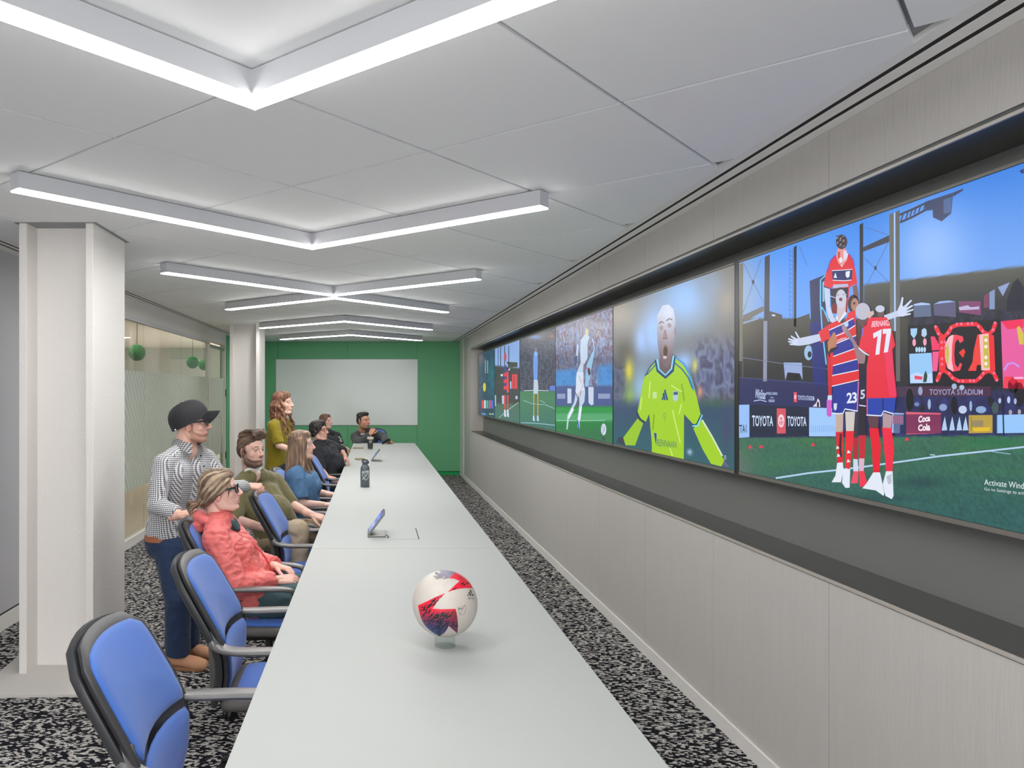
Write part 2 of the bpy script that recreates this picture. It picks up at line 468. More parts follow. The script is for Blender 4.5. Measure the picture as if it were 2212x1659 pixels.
# ------------------------------------------------------------------ V-shaped linear lights
def vee(apex, toward, label):
    """two arms along the tile directions; toward=True: arms open toward the camera"""
    la = -B*1.98 if toward else A*2.0
    ra = -A*1.98 if toward else B*1.96
    # equal reach in x
    w = .0425
    t = empty('vee_light', (apex.x, apex.y, ZC), label=label, cat='linear light', group=None)
    for arm, nm in ((la, 'left'), (ra, 'right')):
        d = arm.normalized(); nrm = Vector((-d.y, d.x))
        other = (ra if nm == 'left' else la).normalized()
        # mitre: intersection of offset lines
        sin_ = d.x*other.y-d.y*other.x
        k = w*(1+d.dot(other))/abs(sin_)
        s = 1 if sin_ > 0 else -1
        # side +n*s is the inner side
        p_in = d*k+nrm*w*s; p_out = -d*k-nrm*w*s
        e_in = arm+nrm*w*s; e_out = arm-nrm*w*s
        bm = bmesh.new(); add_prism(bm, [p_in, e_in, e_out, p_out], -.078, -.004)
        bm_obj('light_housing', bm, M['fixture'], t)
        ins = .004
        q = [p_in-nrm*ins*s, e_in-nrm*ins*s-d*.001, e_out+nrm*ins*s-d*.001, p_out+nrm*ins*s]
        bm = bmesh.new(); add_prism(bm, q, -.0850, -.0785)
        bm_obj('light_diffuser', bm, M['strip'], t)
    bm = bmesh.new(); add_prism(bm, [x*.96+Vector((0,0)) for x in (Vector((0,.05)), Vector((.05,0)), Vector((0,-.05)), Vector((-.05,0)))], -.0039, -.0005)
    bm_obj('mounting_plate', bm, M['black'], t)
    return t
vee(Vector((-.373, -.02)), True, 'V-shaped ceiling light overhead behind the frame')
vee(Vector((-.373, 2.365)), True, 'V-shaped white ceiling light nearest the viewer, cut by the top edge')
vee(Vector((-.385, 4.755)), True, 'V-shaped white ceiling light pointing away, second from the viewer, its whole V in view')
vee(Vector((-.379, 7.135)), True, 'V-shaped ceiling light forming the front half of the X, tip touching the next')
vee(Vector((-.379, 7.335)), False, 'inverted V ceiling light forming the back half of the X')
vee(Vector((-.376, 9.80)), False, 'inverted V ceiling light beyond the X, second from the green wall')
vee(Vector((-.376, 12.16)), False, 'inverted V ceiling light closest to the green wall')

# ------------------------------------------------------------------ the long table
TZ = .75
tb = empty('conference_table', (.175, 7, 0), label='very long white glass-topped conference table running to the green wall', cat='table')
TX0, TX1 = -.357-.175, .7065-.175
for a, b in ((.62, 4.368), (4.372, 8.80), (8.804, 13.26)):
    bm = bmesh.new(); add_box(bm, TX0, TX1, a-7, b-7, TZ-.010, TZ, .0015)
    bm_obj('glass_top', bm, M['table'], tb)
    box('table_edge', TX0+.001, TX1-.001, a-7+.001, b-7-.001, TZ-.016, TZ-.0105, M['table_edge'], tb)
    box('table_frame', TX0+.02, TX1-.02, a-7+.01, b-7-.01, TZ-.045, TZ-.0165, M['table_leg'], tb)
for y in (2.2, 5.6, 9.3, 12.4):
    box('pedestal', -.10+.05, .22+.05, y-7-.35, y-7+.35, .02, TZ-.0455, M['table_leg'], tb, bevel=.01)
    box('foot_plate', -.25+.05, .40+.05, y-7-.4, y-7+.4, .001, .0195, M['table_leg'], tb, bevel=.004)
def hatch(px0, px1, py0, py1, par):
    p0 = W(px0, VY, 1)
    ya, yb = F*.9/(py1-VY), F*.9/(py0-VY)
    xa, xb = (px0-VX)*ya/F, (px1-VX)*ya/F
    box('hatch_lid', xa-.175, xb-.175, ya-7, yb-7, TZ+.0002, TZ+.0012, M['table'], par)
    box('hatch_gap', xb-.175+.0005, xb-.175+.006, ya-7, yb-7, TZ+.0002, TZ+.0010, M['black'], par)
hatch(836, 904, 1141, 1165, tb)

# ------------------------------------------------------------------ blue task chairs
M['c_frame'] = mat('chair_frame_charcoal', (62,62,64), 0.42, spec=0.5)
M['c_shell'] = mat('chair_shell_charcoal', (54,55,57), 0.38, spec=0.5)
M['c_arm'] = mat('chair_arm_charcoal', (92,91,90), 0.30, spec=0.75)
M['c_blue'] = mat('chair_blue_fabric', (62,108,192), 0.72, sheen=.25, bump=(600, .06, (1,1,1)))
M['c_trim'] = mat('chair_seat_border', (96,94,92), 0.6)
M['c_black'] = mat('chair_black_plastic', (26,26,28), 0.4)

def interp(tab, z):
    for (z0, v0), (z1, v1) in zip(tab, tab[1:]):
        if z <= z1:
            t = max(0, (z-z0)/(z1-z0)); t = t*t*(3-2*t) if False else t
            return v0+(v1-v0)*t
    return tab[-1][1]
BX = [(.40, -.262), (.46, -.252), (.54, -.240), (.62, -.245), (.68, -.262), (.76, -.305), (.86, -.362), (.95, -.412), (1.0, -.438)]
BW = [(.40, .180), (.46, .200), (.54, .220), (.62, .238), (.68, .248), (.76, .252), (.86, .248), (.93, .238), (1.0, .226)]
def back_pt(s, z, off):
    """point on the backrest: s = sideways metres, z = height, off = forward of the reference surface"""
    x = interp(BX, z) + 0.55*s*s
    dz = .01
    n = Vector((1, 0, -(interp(BX, z+dz)-interp(BX, z-dz))/(2*dz))).normalized()
    return Vector((x, s, z))+n*off

def rounded_outline(zb, zt, inset, rb, rt, n=10, curve_b=0, curve_t=0):
    """closed outline in (s,z), following the BW width table"""
    h = zt-zb
    right = []
    for i in range(14):
        z = zb+h*i/13
        w = interp(BW, z)-inset
        # round corners
        if z < zb+rb: w -= rb-sqrt(max(0, rb*rb-(zb+rb-z)**2))
        if z > zt-rt: w -= rt-sqrt(max(0, rt*rt-(z-zt+rt)**2))
        right.append((w, z))
    wt, wb_ = right[-1][0], right[0][0]
    top = [(wt*(1-2*i/6), zt+curve_t*(1-(1-2*i/6)**2)) for i in range(1, 6)]
    bot = [(-wb_*(1-2*i/6), zb+curve_b*(1-(1-2*i/6)**2)) for i in range(1, 6)]
    left = [(-w, z) for w, z in reversed(right)]
    return right+top+left+bot

def pad(bm, outline, surf, levels):
    """closed cushion: rings of the outline scaled about its middle at the given (scale, offset)"""
    cx = sum(p[0] for p in outline)/len(outline); cz = sum(p[1] for p in outline)/len(outline)
    hx = max(abs(p[0]-cx) for p in outline); hz = max(abs(p[1]-cz) for p in outline)
    rings = []
    for ins, off in levels:
        kx, kz = max(.0, 1-ins/hx), max(.0, 1-ins/hz)
        rings.append([bm.verts.new(surf(cx+(p[0]-cx)*kx, cz+(p[1]-cz)*kz, off)) for p in outline])
    n = len(outline)
    for a, b in zip(rings, rings[1:]):
        for i in range(n): bm.faces.new((a[i], a[(i+1)%n], b[(i+1)%n], b[i]))
    for ring, rev in ((rings[0], True), (rings[-1], False)):
        c = bm.verts.new(sum((v.co for v in ring), Vector())/n)
        for i in range(n):
            bm.faces.new((ring[i], ring[(i+1)%n], c) if not rev else (ring[(i+1)%n], ring[i], c))

def seat_pt(s, x, off):
    z = .455+off+.25*max(0, x-.12)**2*-1.2+.35*s*s*.3
    return Vector((x, s, z))
def seat_outline(w0, w1, x0, x1, r):
    pts = []
    def corner(cx, cy, a0):
        return [(cy+r*sin(a0+i*pi/12), cx+r*cos(a0+i*pi/12)) for i in range(7)]
    q = []
    q += corner(x1-r, w1-r, 0)
    q += corner(x0+r, w0-r, pi/2)
    q += corner(x0+r, -w0+r, pi)
    q += corner(x1-r, -w1+r, 1.5*pi)
    out = []
    for i in range(len(q)):
        a, b = q[i], q[(i+1)%len(q)]
        out.append(a)
        d = sqrt((a[0]-b[0])**2+(a[1]-b[1])**2)
        if d > .1:
            for k in range(1, 5): out.append((a[0]+(b[0]-a[0])*k/5, a[1]+(b[1]-a[1])*k/5))
    return out

def make_chair(label):
    t = empty('office_chair', (0,0,0), label=label, cat='chair', group='blue task chairs along the table')
    bm = bmesh.new(); pad(bm, rounded_outline(.40, .975, -.010, .03, .070, curve_t=.014), lambda s, z, o: back_pt(s, z, o), [(.030, -.052), (.008, -.048), (0, -.036), (.003, -.022), (.03, -.018)])
    bm_obj('back_shell', bm, M['c_shell'], t, True, 60)
    bm = bmesh.new(); pad(bm, rounded_outline(.42, .968, 0, .03, .066, curve_t=.013), lambda s, z, o: back_pt(s, z, o), [(.03, -.017), (.004, -.016), (0, -.004), (.008, .006), (.05, .007)])
    bm_obj('back_frame', bm, M['c_frame'], t, True, 60)
    bm = bmesh.new(); pad(bm, rounded_outline(.674, .940, .026, .012, .042, curve_t=.010, curve_b=.010), lambda s, z, o: back_pt(s, z, o), [(.012, .002), (.0, .006), (.004, .013), (.014, .018), (.04, .022), (.09, .024)])
    bm_obj('upper_back_pad', bm, M['c_blue'], t, True)
    bm = bmesh.new(); pad(bm, rounded_outline(.425, .650, .022, .02, .012, curve_t=.010), lambda s, z, o: back_pt(s, z, o), [(.012, .002), (.0, .006), (.004, .012), (.014, .017), (.04, .021), (.08, .022)])
    bm_obj('lumbar_pad', bm, M['c_blue'], t, True)
    for sd in (-1, 1):
        p = [(-.268, sd*.212, .715), (-.262, sd*.234, .690), (-.235, sd*.252, .670), (-.17, sd*.270, .664), (-.06, sd*.276, .665), (.06, sd*.270, .664), (.135, sd*.258, .655), (.165, sd*.250, .635), (.150, sd*.244, .600)]
        path = smooth_path(p, 5); n = len(path)
        sc = []
        for i in range(n):
            u = i/(n-1)
            sc.append((.7+.5*sin(pi*min(1, u*1.25)), max(.75, 2.6-7.5*u) if u < .25 else .8+.15*u))
        bm = bmesh.new(); add_sweep(bm, path, rrect(.060, .023, .010, 3), scale=sc)
        bm_obj('armrest', bm, M['c_arm'], t, True, 50)
    bm = bmesh.new(); pad(bm, seat_outline(.215, .245, -.255, .25, .06), seat_pt, [(.04, -.052), (.006, -.050), (0, -.038), (.002, -.018), (.014, -.008), (.06, -.006)])
    bm_obj('seat_frame', bm, M['c_trim'], t, True, 60)
    bm = bmesh.new(); pad(bm, seat_outline(.180, .212, -.205, .235, .05), seat_pt, [(.01, -.010), (0, -.006), (.006, .006), (.02, .013), (.06, .018), (.1, .019)])
    bm_obj('seat_cushion', bm, M['c_blue'], t, True)
    bm = bmesh.new(); add_box(bm, -.14, .12, -.09, .09, .345, .404, .02); add_box(bm, -.27, -.10, -.035, .035, .37, .402, .01)
    bm_obj('tilt_mechanism', bm, M['c_black'], t)
    bm = bmesh.new(); add_lathe(bm, [(.030, .10), (.030, .22), (.020, .222), (.020, .36)], 18)
    bm_obj('gas_column', bm, M['c_black'], t, True, 40)
    for k in range(5):
        a = 2*pi*k/5+.35
        d = Vector((cos(a), sin(a), 0))
        bm = bmesh.new(); add_sweep(bm, [d*.02+Vector((0,0,.135)), d*.12+Vector((0,0,.128)), d*.24+Vector((0,0,.105)), d*.30+Vector((0,0,.088))], rrect(.05, .03, .01, 3), scale=[(1.2,1.2),(1,1),(.8,.8),(.6,.6)])
        lg = bm_obj('base_leg', bm, M['c_black'], t, True, 50)
        bm = bmesh.new()
        sd = Vector((-d.y, d.x, 0))
        for q in (-.016, .016):
            mt = Matrix.Translation(d*.295+sd*q+Vector((0,0,.030))) @ Vector((0,0,1)).rotation_difference(sd).to_matrix().to_4x4()
            add_lathe(bm, [(.0001, -.011), (.026, -.011), (.030, -.006), (.030, .006), (.026, .011), (.0001, .011)], 16, mt)
        add_box(bm, d.x*.295-.014, d.x*.295+.014, d.y*.295-.014, d.y*.295+.014, .035, .076)
        bm_obj('caster', bm, M['c_black'], lg, True, 40)
    return t

CH = [   # (x of the seat middle, y, turn, label)
    (-.378, 2.212, .0, 'empty blue task chair at the bottom left corner, nearest the viewer'),
    (-.352, 3.165, .02, 'empty blue task chair second from the viewer, nearer than the coral jacket'),
    (-.560, 4.075, .0, 'blue task chair the woman in the coral jacket sits in'),
    (-.365, 5.135, -.04, 'empty blue task chair under the capped man\'s outstretched hand'),
    (-.52, 5.93, -.25, 'blue task chair the bearded man in the olive sweater sits in'),
    (-.45, 6.72, .0, 'blue task chair the long-haired woman in the blue top sits in'),
    (-.285, 8.27, .0, 'blue task chair just beyond the woman in blue, a hand on its back'),
    (-.40, 9.30, .0, 'blue task chair the woman with glasses and black sweatshirt sits in'),
    (-.46, 10.7, .0, 'blue task chair showing behind the black sweatshirt shoulder'),
    (-.42, 12.0, .0, 'blue task chair the woman in the black printed T-shirt sits in'),
    (-.02, 13.55, -pi/2, 'blue task chair the man at the far table end sits in'),
]
chair0 = make_chair(CH[0][3])
for i, (x, y, a, lb) in enumerate(CH):
    c = chair0 if i == 0 else copy_tree(chair0)
    c.location = (x, y, 0); c.rotation_euler = (0, 0, a); c['label'] = lb

# ------------------------------------------------------------------ things on the table
def vcol_mat(name, rough=.5, emission=0.0, spec=.5, coat=0.0):
    m = bpy.data.materials.new(name); m.use_nodes = True
    nt = m.node_tree; b = nt.nodes['Principled BSDF']
    at = nt.nodes.new('ShaderNodeAttribute'); at.attribute_name = 'Col'
    b.inputs['Roughness'].default_value = rough; b.inputs['Specular IOR Level'].default_value = spec; b.inputs['Coat Weight'].default_value = coat
    b.inputs['Coat Roughness'].default_value = .05
    if emission:
        b.inputs['Base Color'].default_value = (.012,.012,.013,1)
        nt.links.new(at.outputs[0], b.inputs['Emission Color']); b.inputs['Emission Strength'].default_value = emission
    else:
        nt.links.new(at.outputs[0], b.inputs['Base Color'])
    return m
M['print'] = vcol_mat('printed_ink', .45)

class Layers:
    """flat print: coloured polygons stacked in thin layers; mapping puts (u,v,layer) into space"""
    def __init__(self, mapping): self.map = mapping; self.v = []; self.f = []; self.c = []; self.n = 0
    def tri(self, v2, faces, col, layer=None):
        self.n += 1; ly = self.n if layer is None else layer
        o = len(self.v)
        for p in v2:
            self.v.append(tuple(self.map(p[0], p[1], ly)))
            c = col(p[0], p[1]) if callable(col) else col
            self.c.append((*lin(c), 1))
        self.f += [tuple(i+o for i in f) for f in faces]
    def poly(self, pts, col, step=None, layer=None):
        v, f = tri_fill(pts, step); self.tri(v, f, col, layer)
    def line(self, pts, w, col, step=None, layer=None, closed=False):
        P_ = [Vector(p) for p in pts]
        if closed: P_ = P_+[P_[0]]
        Lf, Rt = [], []
        for i, p in enumerate(P_):
            if closed and i in (0, len(P_)-1): t = (P_[1]-P_[-2]).normalized()
            else: t = (P_[min(i+1, len(P_)-1)]-P_[max(i-1, 0)]).normalized()
            n = Vector((-t.y, t.x))*w/2
            Lf.append(p+n); Rt.append(p-n)
        v = [(q.x, q.y) for q in Lf+Rt]; n = len(P_)
        f = [(i, i+1, n+i+1, n+i) for i in range(n-1)]
        self.tri(v, f, col, layer)
    def oval(self, cx, cy, rx, ry, col, n=20, layer=None, edge=None, rot=0):
        v = [(cx, cy)]+[(cx+rx*cos(a)*cos(rot)-ry*sin(a)*sin(rot), cy+rx*cos(a)*sin(rot)+ry*sin(a)*cos(rot)) for a in (2*pi*i/n for i in range(n))]
        f = [(0, 1+i, 1+(i+1)%n) for i in range(n)]
        self.tri(v, f, col, layer)
    def text(self, body, x0, y0, w, h, col, bold=0.0, layer=None, shear=0.0, space=1.0, mapper=None):
        v, f = text_mesh(body, bold=bold, space=space)
        pts = [(x0+p[0]*w+shear*p[1]*h, y0+p[1]*h) for p in v]
        if mapper: pts = [mapper(*p) for p in pts]
        self.tri(pts, f, col, layer)
    def build(self, name, m, parent=None):
        o = mesh_obj(name, self.v, self.f, m, parent)
        at = o.data.color_attributes.new('Col', 'FLOAT_COLOR', 'POINT')
        at.data.foreach_set('color', [x for c in self.c for x in c])
        return o

# match ball on a clear ring
BC = Vector(((961-VX)*2.70/F, 2.70, H-(1303.5-VY)*2.70/F)); BR = .1145
ball = empty('soccer_ball', BC, label='white match ball with red and black printed panels on the table', cat='ball')
bm = bmesh.new(); bmesh.ops.create_icosphere(bm, subdivisions=5, radius=BR)
M['ball'] = mat('ball_cream_leather', (200,193,184), .42, bump=(900, .08, (1,1,1)))
bm_obj('ball_shell', bm, M['ball'], ball, True)
def ball_map(px, py, ly):
    # the ray through that spot meets the sphere
    d = Vector(((px-VX)/F, 1, -(py-VY)/F)).normalized(); o = Vector((0,0,H))-BC
    b = o.dot(d); c = o.dot(o)-BR*BR; q = b*b-c
    if q < 0:
        p = (o-d*b).normalized()*BR
    else: p = o+d*(-b-sqrt(q))
    return p*(1+.0030+.0012*ly)
bl = Layers(ball_map)
K = 1/8.294                                     # the close-up these were measured in
def bp(pts): return [(870+x*K, 1210+y*K) for x, y in pts]
RED, DARK, NAVY = (236,28,58), (30,28,34), (24,38,44)
def redgrad(px, py):
    y = (py-1210)/K; x = (px-870)/K
    t = min(1, max(0, (y-900)/300)); s = min(1, max(0, (x-700)/250))*min(1, max(0, (y-850)/120))
    a = [236+(150-236)*s, 28+(36-28)*s, 58+(44-58)*s]
    b = [60, 66, 120]
    return tuple(a[i]+(b[i]-a[i])*t*(1-.55*s) for i in range(3))
low = [(272,812),(440,735),(600,655),(770,588),(690,660),(620,745),(535,868),(700,878),(950,872),(975,1000),(990,1160),(978,1310),(905,1250),(825,1180),(760,1290),(655,1360),(560,1310),(470,1240),(405,1180),(345,1080),(300,950)]
up = [(800,575),(880,500),(960,425),(1020,375),(930,335),(820,325),(740,330),(840,322),(900,262),(955,205),(1060,250),(1150,325),(1215,410),(1245,500),(1130,500),(1010,512),(900,540)]
white_edge = (222,216,208)
bl.poly(bp(low), redgrad, step=2.2, layer=1)
bl.poly(bp(up), lambda x, y: (226,30,56), step=2.2, layer=1)
bl.line(bp(low), .55, white_edge, layer=2, closed=True)
bl.poly(bp([(705,345),(760,300),(700,290),(640,290),(600,250),(690,215),(640,200),(760,150),(850,142),(955,190),(905,255),(840,322)]), lambda x, y: (128,122,140), step=2.0, layer=1)
rnd = random.Random(3)
def inside(p, poly):
    r = False; n = len(poly)
    for i in range(n):
        a, b = poly[i], poly[(i+1)%n]
        if (a[1] > p[1]) != (b[1] > p[1]) and p[0] < (b[0]-a[0])*(p[1]-a[1])/(b[1]-a[1])+a[0]: r = not r
    return r
for reg, cnt in ((low, 130), (up, 60)):
    for _ in range(cnt*6):
        x = rnd.uniform(270, 1250); y = rnd.uniform(180, 1340)
        a = rnd.choice((.5, .6, .7, 2.2, .9)); ln = rnd.uniform(30, 85); w = rnd.uniform(9, 22)
        pts = []
        for i in range(5):
            t = (i-2)/2
            pts.append((x+cos(a+.5*t)*ln*t, y-sin(a+.5*t)*ln*t))
        if not all(inside(p, reg) for p in pts): continue
        cnt -= 1
        if cnt < 0: break
        L_ = []; R_ = []
        for i, p in enumerate(pts):
            ww = w*(1-abs(i-2)/2.3); L_.append((p[0]+ww*.5, p[1]+ww*.5)); R_.append((p[0]-ww*.5, p[1]-ww*.5))
        col = NAVY if y > 900 else DARK
        bl.tri(bp(L_+R_), [(i, i+1, 6+i, 5+i) for i in range(4)], col, layer=2)
# seams
for s in ([(320,455),(520,455),(745,470),(790,400),(820,335)], [(745,470),(770,520),(790,575)], [(765,835),(800,760),(835,690),(950,720),(1060,750)]):
    bl.line(bp(s), .5, (176,168,158), layer=1)
# three-bar mark, small lines of type, crest
for q in ([(1152,632),(1165,610),(1185,640),(1172,642)], [(1172,580),(1192,568),(1228,640),(1205,642)], [(1195,545),(1212,530),(1272,640),(1245,642)]):
    bl.poly(bp(q), (22,22,24), layer=1)
bl.text('MLS PRO', 870+1170*K, 1210+694*K, 105*K, -22*K, (44,44,46), layer=1, bold=.02)
bl.line(bp([(1185,708),(1270,706)]), .7, (70,70,72), layer=1)
bl.line(bp([(985,852),(1060,835),(1125,808),(1128,880),(1110,945),(1060,990),(1015,950),(992,900)]), .6, (40,40,44), layer=1, closed=True)
bl.line(bp([(1005,1000),(1060,900),(1115,800)]), .6, (40,40,44), layer=1)
bl.line(bp([(990,885),(1045,872),(1085,855)]), .6, (40,40,44), layer=1)
bl.text('MLS', 870+1000*K, 1210+880*K, 60*K, -20*K, (40,40,44), layer=2, bold=.02)
for y in (230, 252): bl.line(bp([(580,y),(632,y-4)]), 2.0, (40,38,40), layer=1)
bl.line(bp([(548,212),(640,172),(740,160)]), .8, (60,58,60), layer=2)
for r in range(4): bl.line(bp([(545+18*r,290+18*r),(640,282+16*r),(720,270+14*r)]), 1.0, (90,84,84), layer=1)
bl.build('ball_print', M['print'], ball)
clear = glass_mat('clear_acrylic', (250,252,251))
bm = bmesh.new(); add_lathe(bm, [(.037, 0), (.037, .038), (.033, .038), (.033, 0), (.037, 0)], 36)
st = empty('ball_stand', (BC.x, BC.y, TZ+.0005), label='low clear ring that holds the white match ball on the table', cat='stand')
bm_obj('ring', bm, clear, st, True, 40)

# control tablets on wedge stands
M['tab_case'] = mat('tablet_case_grey', (128,128,126), .35, metal=.5)
def tablet(px0, py0, px1, label, wd, col):
    Y = F*.9/(py0-VY); x0 = (px0-VX)*Y/F; ln = (px1-px0)*Y/F
    t = empty('control_tablet', (x0, Y, TZ+.0012), label=label, cat='tablet')
    tilt = radians(53); hgt = ln*1.48
    bm = bmesh.new(); add_prism(bm, [(0.0, 0), (ln, 0), (ln, wd), (0.0, wd)], 0, .010); bmesh.ops.bevel(bm, geom=bm.edges[:], offset=.002, segments=1, affect='EDGES')
    bm_obj('stand_base', bm, M['tab_case'], t)
    R_ = Matrix.Translation((0.010, 0, .008)) @ Matrix.Rotation(-tilt, 4, 'Y')
    bm = bmesh.new(); add_box(bm, 0, hgt, 0, wd, 0, .012, .003)
    for v in bm.verts: v.co = R_ @ v.co
    bm_obj('tablet_body', bm, M['tab_case'], t)
    L1 = Layers(lambda u, v, ly: R_ @ Vector((u, v, .0125+ly*.0004)))
    L1.poly([(.012, .010), (hgt-.010, .010), (hgt-.010, wd-.010), (.012, wd-.010)], col, layer=0)
    for i in range(4):
        u0 = .02+(hgt-.05)*i/4
        L1.poly([(u0, .03), (u0+.022, .03), (u0+.022, wd-.05), (u0, wd-.05)], (90,130,220) if i % 2 else (46,70,150), layer=1)
    L1.build('tablet_screen', M['tablet_glow'], t)
    bm = bmesh.new(); add_sweep(bm, smooth_path([Vector((ln-.002, wd*.2, .006)), Vector((ln+.012, wd*.1, .006)), Vector((ln+.018, -.01, .004)), Vector((ln+.010, -.03, .003))], 4), circle(.0024, 6))
    bm_obj('cable', bm, M['c_black'], t, True)
M['tablet_glow'] = vcol_mat('tablet_display_glow', .12, 1.0, coat=.3)
tablet(794, 1161, 833, 'tilted control tablet beside the table hatch, nearer the ball', .20, (40,72,190))
tablet(802, 997, 822, 'small tilted control tablet behind the grey bottle', .20, (70,120,190))

# insulated bottle with a shield emblem
Yb = F*.9/(1052-VY)
bt = empty('water_bottle', ((788.5-VX)*Yb/F, Yb, TZ+.0005), label='dark grey water bottle with a white shield emblem', cat='bottle')
M['bottle'] = mat('bottle_grey', (92,102,106), .45)
M['bottle_cap'] = mat('bottle_cap_grey', (70,78,82), .5)
rb = .0425
bm = bmesh.new(); add_lathe(bm, [(.0001, 0), (rb-.003, 0), (rb, .004), (rb, .176), (rb-.003, .190), (rb-.012, .203), (.026, .210), (.0001, .211)], 36)
bm_obj('bottle_body', bm, M['bottle'], bt, True, 40)
bm = bmesh.new(); add_lathe(bm, [(.024, .2105), (.025, .214), (.025, .236), (.020, .240), (.0001, .240)], 24)
cp = bm_obj('cap', bm, M['bottle_cap'], bt, True, 40)
bm = bmesh.new(); add_sweep(bm, smooth_path([Vector((-.024, 0, .228)), Vector((-.022, 0, .247)), Vector((0, 0, .254)), Vector((.022, 0, .247)), Vector((.030, 0, .232)), Vector((.026, 0, .220))], 4), rrect(.016, .005, .002, 2), up=Vector((0,1,0)))
bm_obj('carry_loop', bm, M['bottle_cap'], cp, True)
Lb = Layers(lambda u, v, ly: Vector((sin(u/rb)*(rb+.0012+.0006*ly), -cos(u/rb)*(rb+.0012+.0006*ly), v)))
wh = (226,232,232)
sh = [(-.022,.150),(.022,.153),(.034,.156),(.036,.115),(.028,.088),(.008,.070),(-.012,.084),(-.022,.110)]
Lb.line([(-.024,.150),(-.026,.112),(-.014,.086),(.008,.068),(.030,.086),(.037,.115),(.036,.155)], .005, wh, layer=1)
Lb.line([(-.026,.074),(-.005,.092),(.018,.122),(.036,.154)], .005, wh, layer=2)
Lb.poly([(-.024,.152),(.036,.158),(.035,.140),(-.024,.134)], wh, step=.008, layer=1)
Lb.text('MLS', -.016, .1405, .044, .010, (92,102,106), layer=3, bold=.05)
for p in ((-.012,.124),(0,.124),(-.004,.112)): Lb.oval(p[0], p[1], .0035, .0035, wh, 8, layer=1)
Lb.build('shield_emblem', M['print'], bt)

# travel cup, tan strips for hatch openings, phone
Yc = F*.9/(970.5-VY); xc = (800-VX)*Yc/F
cu = empty('travel_cup', (xc, Yc, TZ+.0005), label='dark travel cup with a pale lid band near the far table end', cat='cup')
bm = bmesh.new(); add_lathe(bm, [(.0001, 0), (.036, 0), (.038, .01), (.048, .160), (.046, .168), (.0001, .168)], 28); bm_obj('cup_body', bm, mat('cup_dark', (58,64,62), .45), cu, True, 40)
bm = bmesh.new(); add_lathe(bm, [(.0498, .156), (.0505, .160), (.0505, .186), (.047, .192), (.0001, .192)], 28); bm_obj('cup_lid', bm, mat('cup_lid_cream', (206,200,184), .5), cu, True, 40)
Lc = Layers(lambda u, v, ly: Vector((sin(u/.046)*(.0395+.0003+.0633*v+.0008*ly), -cos(u/.046)*(.0395+.0003+.0633*v+.0008*ly), v)))
Lc.line([(-.012,.105),(-.012,.145),(.022,.148),(.022,.110),(.006,.096)], .005, (206,200,190), layer=2, closed=True); Lc.oval(.006, .124, .008, .012, (206,200,190), 10, layer=2)
Lc.build('cup_emblem', M['print'], cu)
ring = bmesh.new(); add_lathe(ring, [(.0366, .0005), (.0385, .008), (.0385, .012), (.0372, .012)], 24); bm_obj('cup_foot', ring, mat('cup_foot_grey', (160,160,156), .4), cu, True)
def slab(name, px0, px1, py0, py1, th, m, label, cat, leaf=False):
    ya, yb = F*.9/(py1-VY), F*.9/(py0-VY)
    xa, xb = (px0-VX)*ya/F, (px1-VX)*ya/F
    if leaf:
        n = 12
        pts = [(xa+(xb-xa)*i/n, (ya+yb)/2-(yb-ya)/2*sin(pi*i/n)**.8) for i in range(n+1)]+[(xa+(xb-xa)*i/n, (ya+yb)/2+(yb-ya)/2*sin(pi*i/n)**.8) for i in range(n-1, 0, -1)]
    else: pts = [(xa, ya), (xb, ya), (xb, yb), (xa, yb)]
    cx, cy = (xa+xb)/2, (ya+yb)/2
    bm = bmesh.new(); add_prism(bm, [(p[0]-cx, p[1]-cy) for p in pts], 0, th)
    o = bm_obj(name, bm, m); o.location = (cx, cy, TZ+.0006)
    return tag(o, label, cat)
tan = mat('hatch_strip_tan', (150,136,104), .6, var=(20, .15))  # tan strips stand for what look like openings in the table top
slab('notebook', 762, 785, 967.2, 969.6, .012, tan, 'flat tan notebook beside the travel cup', 'notebook')
slab('hatch_leaf_strip', 766, 787, 990.5, 994.0, .014, tan, 'slim tan pouch lying in front of the far tablet', 'pouch', True)

# ------------------------------------------------------------------ wall of displays in the niche
XS = 1.83
M['display_glow'] = vcol_mat('display_picture_glow', .34, 1.0, spec=.22)
M['bezel'] = mat('display_bezel_black', (16,16,18), .35)
M['edge'] = mat('display_edge_grey', (122,118,112), .4, metal=.3)
M['housing'] = mat('display_housing_grey', (70,70,70), .5)
DY = [13.36, 11.57, 9.595, 7.70, 5.847, 3.866, 1.97]
ZT, ZB_ = 2.292, 1.250
QT, QB = -.351, .219

def vnoise(x, y, seed=0):
    xi = np.floor(x).astype(int); yi = np.floor(y).astype(int); fx = x-xi; fy = y-yi
    fx = fx*fx*(3-2*fx); fy = fy*fy*(3-2*fy)
    def h(a, b):
        v = np.sin(a*127.1+b*311.7+seed*74.7)*43758.5453
        return v-np.floor(v)
    return (h(xi, yi)*(1-fx)+h(xi+1, yi)*fx)*(1-fy)+(h(xi, yi+1)*(1-fx)+h(xi+1, yi+1)*fx)*fy
def lerp(a, b, t):
    t = np.clip(t, 0, 1)[..., None]
    return np.asarray(a, float)*(1-t)+np.asarray(b, float)*t
def blend(base, col, m):
    m = np.clip(m, 0, 1)[..., None]
    return base*(1-m)+np.asarray(col, float)*m
def band(v, a, b, s): return np.clip((v-a)/s+.5, 0, 1)*np.clip((b-v)/s+.5, 0, 1)
def blob(px, py, cx, cy, rx, ry, k=2.0):
    return np.exp(-(((px-cx)/rx)**2+((py-cy)/ry)**2)*k)
